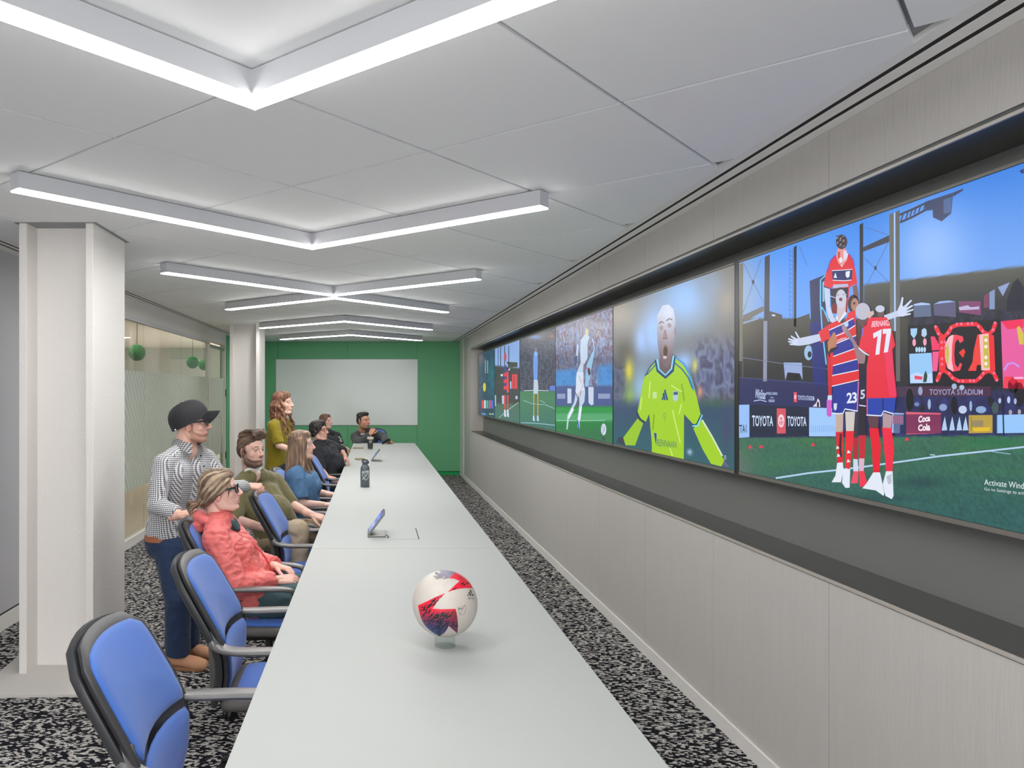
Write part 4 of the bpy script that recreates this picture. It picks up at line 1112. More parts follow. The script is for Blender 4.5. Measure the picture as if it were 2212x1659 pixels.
for p, col in (([(1070,404),(1152,404),(1146,492),(1086,492)], (94,62,72)), ([(1180,376),(1252,398),(1242,492),(1180,488)], (178,152,160)), ([(1080,488),(1146,484),(1166,620),(1156,812),(1110,816),(1100,640)], (228,24,50)), ([(1174,484),(1243,484),(1263,640),(1250,806),(1206,806),(1190,640)], (240,36,70)), ([(1110,814),(1160,814),(1192,962),(1186,986),(1130,946),(1030,930),(1062,892)], WH), ([(1204,805),(1252,805),(1259,986),(1246,1010),(1200,986),(1180,900)], WH)): g5.poly(p, col, layer=21)
for i in range(5): g5.line([(1208+i*3,850+i*12),(1244,832+i*13)], 4, (70,76,90), layer=22)
# system watermark that the display itself shows
g5.text('Activate Windows', (1918,905),(2290,944),(2290,896),(1918,864), (226,236,240), .0, layer=3); g5.text('Go to Settings to activate Windows.', (1918,950),(2420,1012),(2420,972),(1918,924), (214,226,232), .0, layer=3)
s5.done()

# ---- second display: shouting player in yellow-green
s4 = Screen(4, 'second display, shouting footballer in a yellow-green shirt')
def bg4(px, py):
    x = (px-1320)*3.529; y = (py-560)*3.529
    col = lerp((128,124,116), (96,98,102), (y-300)/700)
    col = blend(col, (164,158,146), blob(x, y, 60, 420, 200, 160)*.9)  # reflection of the room lights painted as grey, upper left
    col = blend(col, (150,192,246), blob(x, y, 560, 300, 240, 260, 1.1)*1.0)
    col = blend(col, (140,156,182), blob(x, y, 760, 200, 120, 160)*.8)
    col = blend(col, (158,150,140), blob(x, y, 880, 330, 90, 170)*.9)
    cr = streaks(x, y, .026, .010, [(58,62,92), (92,100,142), (120,134,170), (64,60,96), (86,96,120)], 4)
    col = blend(col, cr, band(y, 640, 1060, 180)*np.clip((x-600)/60, 0, 1)*.9)
    col = blend(col, cr*.8, band(y, 780, 1150, 120)*np.clip((180-x)/60, 0, 1)*.8)
    col = blend(col, (70,66,58), blob(x, y, 110, 700, 110, 130)*.8)
    col = blend(col, (150,190,246), blob(x, y, 330, 560, 130, 260, 1.6)*1.1)
    col = blend(col, (150,185,240), blob(x, y, 230, 620, 60, 140, 1.6))
    col = blend(col, (150,190,230), blob(x, y, 230, 980, 110, 240, 1.8)*.9)
    col = blend(col, (206,196,60), blob(x, y, 138, 850, 46, 130, 2.2)*1.1); col = blend(col, (150,196,70), blob(x, y, 140, 1060, 60, 130, 2)*.7)
    col = blend(col, (150,186,240), blob(x, y, 560, 780, 110, 110, 2.2))
    col = blend(col, (214,206,80), blob(x, y, 640, 810, 24, 70, 2))
    g = lerp((52,72,108), (44,92,104), (y-1100)/300)
    g = blend(g, (34,100,60), blob(x, y, 800, 1080, 160, 60, 1.6)*.9); g = blend(g, (46,58,40), blob(x, y, 890, 1020, 110, 70, 1.8))
    g = blend(g, (70,66,104), blob(x, y, 880, 1300, 60, 260)*.7)
    col = blend(col, g, np.clip((y-1090)/90+.5, 0, 1))
    col = blend(col, (222,150,130), blob(x, y, 680, 1010, 34, 70, 3)*.9)
    col = blend(col, (170,190,225), blob(x, y, 600, 1470, 26, 30, 2))
    return col
s4.ground(bg4, 120, 130)
k = s4.crop(1320, 560, 3.529)
YG = (160,206,28)
def face4(px, py):
    x = (px-1320)*3.529; y = (py-560)*3.529
    t = min(1, max(0, (y-420)/330)); s = max(0, 1-abs(x-440)/60)*.25
    r = [196-84*t, 204-112*t, 226-126*t]
    return tuple(min(255, v+60*s*(1-t*.3)) for v in r)
k.poly([(372,740),(476,720),(484,800),(470,870),(420,898),(370,850)], (104,84,90), layer=3)
k.poly([(392,352),(440,345),(478,380),(492,470),(488,580),(474,690),(452,790),(428,828),(398,812),(372,740),(356,640),(350,540),(352,430)], face4, layer=4, step=6)
k.oval(489, 548, 7, 34, (150,120,126), 10, layer=4)
k.oval(416, 700, 24, 52, (150,110,104), 16, layer=5); k.oval(416, 704, 17, 42, (66,44,36), 16, layer=6); k.oval(412, 748, 15, 12, (206,190,196), 10, layer=7)
k.line([(366,492),(386,474),(402,486)], 9, (96,80,84), layer=5); k.line([(424,470),(446,452),(468,462)], 9, (96,80,84), layer=5)
for x, y in ((384,524),(446,505)): k.oval(x, y, 17, 18, (150,134,142), 12, layer=5); k.oval(x, y, 11, 7, (206,206,216), 10, layer=6); k.oval(x, y, 6, 6, (60,48,52), 8, layer=7)
k.poly([(406,540),(420,540),(432,600),(420,612),(402,610),(396,598)], (150,120,118), layer=5); k.oval(404, 604, 6, 5, (70,50,50), 6, layer=6); k.oval(424, 602, 6, 5, (70,50,50), 6, layer=6)
k.poly([(344,770),(292,826),(248,920),(200,1180),(262,1250),(292,1178),(312,1400),(312,1500),(556,1540),(558,1180),(640,1272),(690,1205),(655,1050),(612,890),(560,820),(488,740),(480,840),(416,905),(360,860)], YG, layer=8)
k.line([(345,765),(358,850),(416,902),(470,850),(486,735)], 22, (26,60,110), layer=9); k.line([(352,762),(366,838),(416,884),(462,836),(478,735)], 12, (130,214,240), layer=10)
k.line([(345,772),(300,820),(262,890)], 10, (34,80,140), layer=9); k.line([(345,800),(310,840),(275,880)], 8, (34,80,140), layer=9)
k.line([(490,745),(560,800),(600,880),(632,1000)], 14, (60,150,220), layer=9); k.line([(486,790),(545,840),(590,900),(622,985)], 10, (34,90,160), layer=10)
k.line([(196,1165),(220,1220),(262,1246)], 16, (30,50,80), layer=9); k.line([(620,1268),(660,1270),(694,1185)], 16, (130,214,240), layer=9); k.line([(620,1262),(654,1258),(688,1185)], 9, (20,40,60), layer=10)
k.poly([(205,1212),(246,1252),(184,1420),(112,1418),(94,1360)], (150,196,34), layer=7); k.poly([(628,1290),(692,1225),(760,1340),(864,1535),(842,1580),(764,1560),(700,1450)], YG, layer=7)
k.line([(696,1225),(770,1350),(850,1500)], 12, (214,226,200), layer=8); k.poly([(60,1350),(96,1360),(108,1412),(100,1418),(40,1396)], (54,56,76), layer=6); k.poly([(842,1560),(868,1536),(905,1585),(880,1585)], (100,96,120), layer=6)
for pts in ([(385,1070),(398,1040),(402,1074)], [(394,1030),(406,1012),(420,1074),(406,1074)], [(404,1000),(416,992),(438,1074),(424,1074)]): k.poly(pts, (30,70,130), layer=9)
k.poly([(318,1012),(350,1010),(350,1062),(318,1062)], (190,220,150), layer=9); k.poly([(474,1006),(512,1004),(512,1066),(492,1088),(474,1066)], (176,196,220), layer=9); k.poly([(478,1012),(510,1010),(510,1034),(478,1034)], (60,80,140), layer=10)
ring(k, 411, 1190, 9, 20, 4, (130,150,90), 9); k.line([(411,1210),(411,1235)], 4, (130,150,90), layer=9)
k.poly([(328,1322),(349,1328),(345,1420),(335,1370)], (34,60,170), layer=9); k.text('RENNAAN', (352,1424),(500,1440),(500,1388),(352,1370), (96,140,84), .02, layer=9)
for l_ in ([(460,960),(520,1000),(550,1010)], [(470,1150),(500,1280),(530,1400)], [(540,1100),(520,1180)], [(300,930),(290,1060)], [(450,1440),(470,1500)], [(235,1050),(225,1150)]): k.line(l_, 8, (206,230,120), layer=9)
for l_ in ([(330,1180),(320,1300)], [(540,950),(560,1080)]): k.line(l_, 10, (120,166,20), layer=9)
for y in (1500, 1512, 1524): k.line([(862,y),(880,y)], 4, (220,226,230), layer=9)
s4.done()

# ---- third display: leaping figure in white
s3 = Screen(3, 'third display, player in white leaping on a bright green pitch')
def bg3(px, py):
    x = (px-1190)*5.187; y = (py-650)*5.187
    cr = streaks(x, y, .045, .011, [(96,96,118), (142,136,150), (110,130,186), (150,176,214), (132,84,116), (66,64,88), (170,160,168), (90,110,160)], 2)
    col = blend(cr, (168,164,164), blob(x, y, 420, 260, 420, 200)*.55)
    col = blend(col, (46,44,70), band(y, 560, 800, 160)*.35)
    bl_ = streaks(x, y, .02, .02, [(52,118,190), (66,140,206), (58,126,196)], 6)
    col = blend(col, bl_, band(y, 790-.12*x, 960, 60)*np.clip(np.abs(x-420)/120-.3, 0, 1))
    col = blend(col, (64,82,138), np.clip((y-955)/14+.5, 0, 1))
    gr = lerp((24,132,58), (36,116,62), (y-1200)/350); gr = blend(gr, (92,170,120), band(y, 1255, 1345, 40)*.8); gr = blend(gr, (30,150,60), band(y, 1200, 1240, 30))
    gr = blend(gr, (52,110,76), band(y, 1440, 1600, 90)*.7)
    return blend(col, gr, np.clip((y-1180)/30+.5, 0, 1))
s3.ground(bg3, 90, 110)
k = s3.crop(1190, 650, 5.187)
PW = (186,204,226)
for pts in ([(332,440),(398,352),(432,400),(410,480),(412,640),(372,720),(362,930),(385,1020),(376,1130),(340,1190),(322,1350),(326,1440),(300,1410),(298,1330),(320,1160),(316,1050),(282,1150),(205,1300),(188,1440),(174,1440),(186,1280),(258,1140),(286,1000),(280,880),(296,790),(336,690),(326,560)], [(276,700),(286,560),(296,480),(312,500),(304,620),(296,720)], [(400,720),(470,560),(480,620),(420,960),(385,960)]): k.poly(pts, PW if pts[0][0] != 400 else (140,186,222), layer=2)
k.poly([(290,800),(368,800),(366,930),(384,1000),(330,1010),(300,1040),(276,1020),(284,920)], (208,220,238), layer=3); k.poly([(326,1190),(350,1180),(330,1340),(304,1340)], (224,232,244), layer=3); k.poly([(236,1200),(262,1215),(206,1320),(188,1310)], (224,232,244), layer=3); k.line([(336,440),(326,560),(336,690)], 5, (140,160,196), layer=3); k.oval(404, 352, 20, 46, (206,190,160), 12, layer=3); k.line([(372,700),(364,820),(354,910)], 8, (150,90,80), layer=3); k.line([(318,836),(340,920),(358,960)], 7, (170,80,70), layer=3); k.line([(364,958),(340,980),(328,1060)], 7, (200,60,60), layer=3)
k.line([(285,1040),(308,1120),(270,1210)], 9, (120,80,80), layer=3); k.poly([(415,745),(440,760),(446,820),(424,838),(412,790)], (52,40,46), layer=3); k.poly([(392,762),(424,742),(428,762)], (210,60,60), layer=4)
k.poly([(270,620),(298,610),(296,700),(268,730)], (50,70,120), layer=3); k.poly([(292,1340),(304,1330),(326,1440),(312,1440)], (60,90,180), layer=3)
for pts in ([(186,980),(230,984),(232,1146),(186,1148)], [(420,962),(480,966),(478,1160),(450,1170),(422,1140)]): k.poly(pts, (196,206,226), layer=1)
for x0, n in ((74, 6), (532, 9)):
    for q in range(n): k.poly([(x0+q*15,1040),(x0+q*15+9,1040),(x0+q*15+9,1096),(x0+q*15,1096)], (172,184,216), layer=1)
k.oval(592, 1440, 30, 66, (206,214,230), 18, layer=2); k.line([(575,1400),(592,1440),(580,1490)], 5, (120,110,170), layer=3); k.line([(606,1400),(600,1460)], 5, (120,110,170), layer=3); k.poly([(574,1540),(592,1520),(612,1550),(600,1570)], (60,60,80), layer=3)
k.line([(66,1338),(300,1342),(612,1336)], 8, (150,205,175), layer=1); k.line([(470,420),(486,520),(476,640)], 12, (150,186,230), layer=1)
s3.done()

# ---- far displays
def farbg(kind):
    def f(px, py):
        x = (px-1000)*6.38; y = (py-700)*6.38
        if kind == 2:
            col = blend(streaks(x, y, .05, .02, [(46,46,56), (70,72,88), (86,92,124), (44,44,50), (60,66,96)], 3), (104,100,96), blob(x, y, 1040, 160, 320, 120))
            col = blend(col, (120,150,220), blob(x, y, 1000, 180, 120, 40)*.9); col = blend(col, (190,110,96), blob(x, y, 1230, 170, 40, 40)*.7)
            return blend(col, lerp((64,124,84), (58,112,100), (y-930)/450), np.clip((y-925)/20+.5, 0, 1))
        if kind == 1:
            col = lerp((120,156,214), (140,172,226), (y-260)/260)
            col = blend(col, streaks(x, y, .06, .04, [(44,46,50), (62,62,60), (52,56,78)], 7), np.clip((y-560-(x-450)*.1)/30, 0, 1))
            return blend(col, lerp((70,104,86), (70,108,100), (y-1100)/200), np.clip((y-1095)/24+.5, 0, 1))
        col = streaks(x, y, .03, .012, [(26,40,70), (30,84,104), (24,60,84), (44,52,84)], 8)
        return blend(blend(col, (120,104,104), blob(x, y, 250, 480, 60, 120)*.8), (24,110,124), blob(x, y, 400, 700, 60, 400)*.7)
    return f
s2 = Screen(2, 'fourth display from the viewer, player in sky blue and white standing'); s2.ground(farbg(2), 70, 90); k = s2.crop(1000, 700, 6.38)
k.poly([(980,385),(1030,385),(1032,560),(1026,770),(978,770),(968,600),(970,480)], (104,150,226), layer=2); k.poly([(976,765),(1030,765),(1040,870),(1034,962),(972,962),(974,860)], (186,200,214), layer=2); k.oval(1006, 350, 13, 30, (150,120,116), 10, layer=2); k.poly([(980,400),(1005,372),(1032,400),(1020,440),(990,440)], (130,172,236), layer=3)
for x in (978, 1034): k.poly([(x-8,960),(x+8,960),(x+6,1262),(x-8,1262)], (196,150,70), layer=2); k.poly([(x-12,1262),(x+6,1262),(x+14,1340),(x-14,1330)], (190,206,240), layer=2)
k.line([(840,920),(1000,912),(1180,920)], 10, (190,200,226), layer=1); k.poly([(1198,850),(1272,850),(1272,920),(1200,920)], (84,120,206), layer=1); k.line([(830,1050),(960,1100),(1110,1110),(1130,1085),(1060,1050)], 8, (150,190,190), layer=1); k.line([(1130,1110),(1262,1165)], 8, (150,190,190), layer=1); k.line([(800,1360),(1000,1366),(1268,1395)], 9, (160,196,220), layer=1)
s2.done()
s1 = Screen(1, 'fifth display from the viewer, the embracing footballers picture again'); s1.ground(farbg(1), 70, 90); k = s1.crop(1000, 700, 6.38)
for x in (485, 520, 575, 632): k.line([(x, 300),(x, 600)], 12 if x != 485 else 8, (52,58,74), layer=1)
k.poly([(600,520),(752,528),(752,590),(640,600)], (62,64,56), layer=1); k.poly([(560,470),(582,380),(600,420),(596,520)], (206,60,70), layer=2); k.poly([(560,600),(600,560),(612,940),(604,960),(566,880)], (60,60,130), layer=2)
for y in (680, 770, 860): k.poly([(560,y),(606,y-14),(608,y+36),(562,y+44)], (216,56,66), layer=3)
k.poly([(602,660),(626,650),(634,940),(606,946)], (226,58,72), layer=3); k.poly([(520,690),(552,690),(548,722),(520,718)], (196,206,230), layer=3); k.poly([(620,640),(650,600),(646,640)], (200,206,230), layer=3)
for x in (578, 618): k.poly([(x-12,980),(x+12,980),(x+8,1180),(x-8,1180)], (214,56,70), layer=2); k.poly([(x-10,1180),(x+10,1180),(x+18,1285),(x-12,1270)], (206,216,236), layer=2)
k.poly([(676,695),(750,690),(750,890),(676,892)], (216,60,76), layer=2); k.poly([(700,720),(708,720),(708,870),(700,870)], (60,30,40), layer=3); k.poly([(650,790),(668,790),(668,890),(652,890)], (176,204,236), layer=2); k.poly([(440,980),(456,980),(456,1130),(440,1130)], (170,196,230), layer=2); k.poly([(725,990),(752,990),(752,1035),(725,1035)], (176,196,230), layer=2)
k.poly([(536,985),(566,985),(566,1100),(540,1100)], (176,196,230), layer=1); k.line([(500,1290),(600,1200),(768,1080)], 9, (160,190,190), layer=1)
s1.done()
s0 = Screen(0, 'farthest display, dark blue menu picture with a row of small tiles'); s0.ground(farbg(0), 50, 70); k = s0.crop(1000, 700, 6.38)
k.oval(297, 870, 20, 62, (206,196,50), 12, layer=1)
for x, col in ((272,(206,60,70)),(304,(206,210,220)),(338,(40,176,130)),(373,(206,60,160)),(405,(70,110,200))): k.poly([(x-13,1050),(x+12,1052),(x+12,1165),(x-13,1160)], col, layer=1)
for x, col in ((270,(110,150,220)),(300,(120,160,230)),(376,(190,190,60)),(412,(150,190,230))): k.poly([(x-14,1226),(x+14,1236),(x+14,1252),(x-14,1244)], col, layer=1)
for x in (310, 340): k.line([(x,500),(x,680)], 14, (130,150,150), layer=1)
s0.done()

# ------------------------------------------------------------------ people: sculpting helpers
def frame_from(f, up):
    f = Vector(f).normalized(); up = Vector(up)
    l = up.cross(f).normalized(); u = f.cross(l).normalized()
    return Matrix(((f.x, l.x, u.x), (f.y, l.y, u.y), (f.z, l.z, u.z))).to_4x4()

def _unit_sphere(nu, nv):
    v = [(0,0,1)]
    for j in range(1, nv):
        a = pi*j/nv
        v += [(sin(a)*cos(2*pi*i/nu), sin(a)*sin(2*pi*i/nu), cos(a)) for i in range(nu)]
    v.append((0,0,-1)); f = []
    for i in range(nu): f.append((0, 1+i, 1+(i+1)%nu))
    for j in range(nv-2):
        for i in range(nu):
            a = 1+j*nu; f.append((a+i, a+nu+i, a+nu+(i+1)%nu, a+(i+1)%nu))
    b = 1+(nv-2)*nu
    for i in range(nu): f.append((b+i, len(v)-1, b+(i+1)%nu))
    return np.array(v), f
US = _unit_sphere(16, 10)
UC = np.array([(cos(2*pi*i/16), sin(2*pi*i/16), 0) for i in range(16)])
UCF = [(i, (i+1)%16, 16+(i+1)%16, 16+i) for i in range(16)]+[tuple(range(15, -1, -1)), tuple(range(16, 32))]

class Sculpt:
    """overlapping round cones and ellipsoids fused into one smooth skin"""
    def __init__(self, M_=None): self.v = []; self.f = []; self.n = 0; self.M = M_ or Matrix.Identity(4); self.s = self.M.to_scale().x
    def put(self, v, f):
        o = self.n; self.v.append(v); self.f += [tuple(i+o for i in q) for q in f]; self.n += len(v)
    def ell(self, c, r, rot=None):
        m = np.array(self.M @ Matrix.Translation(Vector(c)) @ (rot or Matrix.Identity(4)) @ Matrix.Diagonal((*(r if hasattr(r, '__len__') else (r, r, r)), 1)))
        self.put(US[0] @ m[:3, :3].T+m[:3, 3], US[1])
    def cone(self, a, b, ra, rb, cap0=True, cap1=True):
        a = self.M @ Vector(a); b = self.M @ Vector(b); ra *= self.s; rb *= self.s
        d = b-a
        if d.length < 1e-5: return
        q = np.array(Vector((0,0,1)).rotation_difference(d).to_matrix())
        c = UC @ q.T; a_, b_ = np.array(a), np.array(b)
        self.put(np.concatenate([a_+c*ra, b_+c*rb]), UCF)
        for p, r, k in ((a_, ra, cap0), (b_, rb, cap1)):
            if k: self.put(p+US[0]*(r*1.0005), US[1])
    def chain(self, pts, rs, cap0=True, cap1=True):
        for i in range(len(pts)-1):
            self.cone(pts[i], pts[i+1], rs[i], rs[i+1], cap0 or i > 0, cap1 or i < len(pts)-2)
    def fuse(self, voxel, smooth=3, factor=.5, trim=None):
        me = bpy.data.meshes.new('t'); me.from_pydata(np.concatenate(self.v).tolist(), [], self.f); me.update()
        o = bpy.data.objects.new('t', me); C.objects.link(o)
        r = o.modifiers.new('r', 'REMESH'); r.mode = 'VOXEL'; r.voxel_size = voxel
        if smooth:
            s = o.modifiers.new('s', 'SMOOTH'); s.factor = factor; s.iterations = smooth
        dg = bpy.context.evaluated_depsgraph_get()
        out = bpy.data.meshes.new_from_object(o.evaluated_get(dg))
        bpy.data.objects.remove(o); bpy.data.meshes.remove(me)
        n = len(out.vertices); v = np.empty(n*3); out.vertices.foreach_get('co', v); v = v.reshape(-1, 3)
        nr = np.empty(n*3); out.vertices.foreach_get('normal', nr); nr = nr.reshape(-1, 3)
        f = [tuple(p.vertices) for p in out.polygons]
        bpy.data.meshes.remove(out)
        if trim is not None:
            keep = trim(v); f = [q for q in f if all(keep[i] for i in q)]
        return v, nr, f

def skin_mesh(name, parts, m, parent, loc, colors=None):
    """one mesh object from several fused pieces (v,n,f) with optional vertex colours"""
    V = np.concatenate([p[0] for p in parts])-np.array(loc)
    Fc = []; o = 0
    for p in parts:
        Fc += [tuple(i+o for i in q) for q in p[2]]; o += len(p[0])
    me = bpy.data.meshes.new(name); me.from_pydata(V.tolist(), [], Fc); me.update()
    me.polygons.foreach_set('use_smooth', [True]*len(me.polygons)); me.materials.append(m)
    if colors is not None:
        at = me.color_attributes.new('Col', 'FLOAT_COLOR', 'POINT')
        c = np.concatenate(colors); c = np.concatenate([c, np.ones((len(c), 1))], 1)
        at.data.foreach_set('color', c.ravel())
    return link(bpy.data.objects.new(name, me), parent)

def linarr(c): return np.array(lin(c))
def wrinkle(v, nr, amp, scale, stretch=(1,1,1), ridged=True, seed=0):
    out = v.copy(); st = Vector(stretch)
    for i in range(len(v)):
        p = Vector((v[i][0]*st.x+seed, v[i][1]*st.y, v[i][2]*st.z))*scale
        n = noise.noise(p)+.5*noise.noise(p*2.1)
        if ridged: n = .5-abs(n)*1.4
        out[i] += nr[i]*(amp*n)
    return out

def skin_mat():
    m = bpy.data.materials.new('skin'); m.use_nodes = True
    nt = m.node_tree; b = nt.nodes['Principled BSDF']; L = nt.links
    at = nt.nodes.new('ShaderNodeAttribute'); at.attribute_name = 'Col'
    nz = nt.nodes.new('ShaderNodeTexNoise'); nz.inputs['Scale'].default_value = 130; tc = nt.nodes.new('ShaderNodeTexCoord'); L.new(tc.outputs['Object'], nz.inputs[0])
    mr = nt.nodes.new('ShaderNodeMapRange'); mr.inputs[3].default_value = .9; mr.inputs[4].default_value = 1.08; L.new(nz.outputs[0], mr.inputs[0])
    mx = nt.nodes.new('ShaderNodeVectorMath'); mx.operation = 'SCALE'; L.new(at.outputs[0], mx.inputs[0]); L.new(mr.outputs[0], mx.inputs['Scale'])
    L.new(mx.outputs[0], b.inputs['Base Color'])
    b.inputs['Roughness'].default_value = .5; b.inputs['Specular IOR Level'].default_value = .35
    b.inputs['Subsurface Weight'].default_value = .12; b.inputs['Subsurface Radius'].default_value = (.010,.004,.002); b.inputs['Subsurface Scale'].default_value = .6
    return m
M['skin'] = skin_mat()
def hair_mat():
    m = vcol_mat('hair_strands', .48, spec=.45)
    nt = m.node_tree; b = nt.nodes['Principled BSDF']
    tc = nt.nodes.new('ShaderNodeTexCoord'); mp = nt.nodes.new('ShaderNodeMapping'); mp.inputs['Scale'].default_value = (1,1,.12)
    nz = nt.nodes.new('ShaderNodeTexNoise'); nz.inputs['Scale'].default_value = 260; nz.inputs['Detail'].default_value = 2
    bp = nt.nodes.new('ShaderNodeBump'); bp.inputs['Strength'].default_value = .6; bp.inputs['Distance'].default_value = .004
    nt.links.new(tc.outputs['Object'], mp.inputs[0]); nt.links.new(mp.outputs[0], nz.inputs[0]); nt.links.new(nz.outputs[0], bp.inputs['Height']); nt.links.new(bp.outputs[0], b.inputs['Normal'])
    return m
M['hair'] = hair_mat()
M['eye'] = vcol_mat('eye_ball', .12)

def head_prims(S_, male=False, jaw=1.0, smile=0.0, neck_to=None, nose=1.0):
    S_.ell((-.012,0,.030), (.094,.074,.082)); S_.ell((.030,0,.030), (.056,.061,.058))
    S_.ell((.030,0,-.036), (.057,.060,.074)); S_.ell((.018,0,-.066), (.052,.046,.036))
    for y in (-1, 1):
        S_.chain([(-.014,y*.054,-.040), (.000,y*.050*jaw,-.074), (.052,y*.024*jaw,-.097)], [.022,.022,.019])
        S_.ell((.048,y*.038,-.026), (.028,.025,.028))
        S_.cone((.082,y*.010,.021), (.071,y*.044,.022), .0105 if male else .0085, .009)
        S_.cone((.0765,y*.018,.0065), (.0795,y*.031,.0080), .0040, .0050); S_.cone((.0795,y*.031,.0080), (.072,y*.046,.004), .0050, .0040)
        S_.cone((.0765,y*.020,-.0098), (.0742,y*.042,-.0098), .0040, .0040)
        S_.ell((.096,y*.0115,-.034), (.010,.0075,.0075))
        S_.cone((.0800,y*(.021+.004*smile),-.065+.004*smile), (.0880,0,-.0615), .0036, .0056); S_.cone((.0795,y*(.019+.004*smile),-.068+.004*smile), (.0862,0,-.0735), .0036, .0064)
        S_.ell((-.010,y*.078,-.012), (.019,.008,.033), Matrix.Rotation(y*radians(18), 4, 'Z') @ Matrix.Rotation(radians(-12), 4, 'Y'))
        S_.ell((.001,y*.075,-.020), (.009,.008,.012))
        if smile: S_.ell((.055,y*.037,-.034), (.022,.018,.019))
    S_.ell((.062,0,-.064), (.0265,.029,.026))
    S_.ell((.064,0,-.098), (.019,.023*jaw,.016))
    S_.cone((.083,0,.012), (.105*(.6+.4*nose),0,-.029), .0080, .0105); S_.ell((.106,0,-.031), (.0125,.0115,.0105)); S_.cone((.103,0,-.036), (.088,0,-.046), .007, .007)
    if neck_to is not None:
        S_.cone((-.022,0,-.050), neck_to, .056 if male else .048, .062 if male else .052)
        S_.cone((-.028,0,-.030), neck_to+Vector((-.012,0,0)), .050, .055)

def head_colors(v, Mh, skin, lips=(176,96,92), brow=(70,50,40), beard=None, blush=(214,130,116), scalp=None):
    Mi = np.array(Mh.inverted()); P_ = v @ Mi[:3, :3].T+Mi[:3, 3]
    x, y, z = P_[:, 0], P_[:, 1], P_[:, 2]; ay = np.abs(y)
    c = np.tile(linarr(skin), (len(v), 1))
    def mixin(col, m):
        nonlocal c
        m = np.clip(m, 0, 1)[:, None]; c = c*(1-m)+linarr(col)*m
    mixin(blush, .38*np.exp(-(((x-.06)/.03)**2+((ay-.040)/.020)**2+((z+.028)/.020)**2))*1.0)
    mixin(blush, .40*np.exp(-(((x-.108)/.012)**2+(y/.014)**2+((z+.032)/.013)**2)))
    mixin(blush, .45*np.clip((ay-.070)/.006, 0, 1)*(z < .03)*(z > -.05)*(np.abs(x+.008) < .03))
    if beard is not None:
        jw = np.clip((-.062-z+.52*np.clip(.056-x, 0, .06))/.010, 0, 1)*np.clip((x+.012)/.012, 0, 1)*np.clip((z+.150)/.03, 0, 1)
        jw *= 1-np.exp(-((ay/.017)**2+((z+.083)/.006)**2))*.6
        chk = np.clip((z+.045)/.010, 0, 1)*(x > .045)
        jw = jw*(1-chk)
        mous = np.exp(-((ay/.024)**2*1.2+((z+.051)/.0055)**2))*(x > .07)
        side = np.clip((.014-np.abs(x-.004))/.006, 0, 1)*np.clip((z+.06)/.01, 0, 1)*np.clip((.05-z)/.01, 0, 1)*(ay > .055)
        mixin(beard, np.maximum(np.maximum(jw*.88, mous*.85), side*.8))
    zl = z+.067-.10*ay*0
    mixin(lips, np.exp(-((ay/.019)**4+(zl/.0095)**4))*(x > .070)*.7)
    mixin((90,44,42), np.exp(-((ay/.018)**4+((z+.0672)/.0016)**2))*(x > .070)*.7)
    bz = .0235+.10*np.clip(.03-np.abs(ay-.032), -.02, .03)*.5
    mixin(brow, np.exp(-(((ay-.031)/.017)**4+((z-.0255)/.0042)**2))*(x > .055)*.9)
    mixin((120,74,64), np.exp(-(((ay-.032)/.016)**4+((z-.007)/.0035)**2))*(x > .06)*.35)
    mixin((110,64,56), np.exp(-(((ay-.0085)/.004)**2+((z+.0405)/.003)**2+((x-.098)/.008)**2))*.8)
    if scalp is not None: mixin(scalp, np.clip((z-.012+.25*np.clip(x, 0, .1))/.02, 0, 1)*(x < .03)*(ay > .0)*.7)
    return c

def eyes(Mh, parent, loc, iris=(70,50,38)):
    for y in (-1, 1):
        bm = bmesh.new(); s = Mh.to_scale().x
        cy = Matrix.Translation((.0656, y*.0315, -.0005)) @ Matrix.Rotation(radians(90), 4, 'Y')
        bmesh.ops.create_uvsphere(bm, u_segments=20, v_segments=22, radius=.0125, matrix=Matrix.Identity(4))
        cols = []
        for v in bm.verts:
            a = math.acos(max(-1, min(1, v.co.z/.0125)))
            cols.append(lin((18,14,14)) if a < .26 else (lin(iris) if a < .58 else lin((206,196,190))))
        for v in bm.verts: v.co = (Mh @ (cy @ v.co))-Vector(loc)
        o = bm_obj('eye', bm, M['eye'], parent, True)
        at = o.data.color_attributes.new('Col', 'FLOAT_COLOR', 'POINT'); at.data.foreach_set('color', [k for c in cols for k in (*c, 1)])

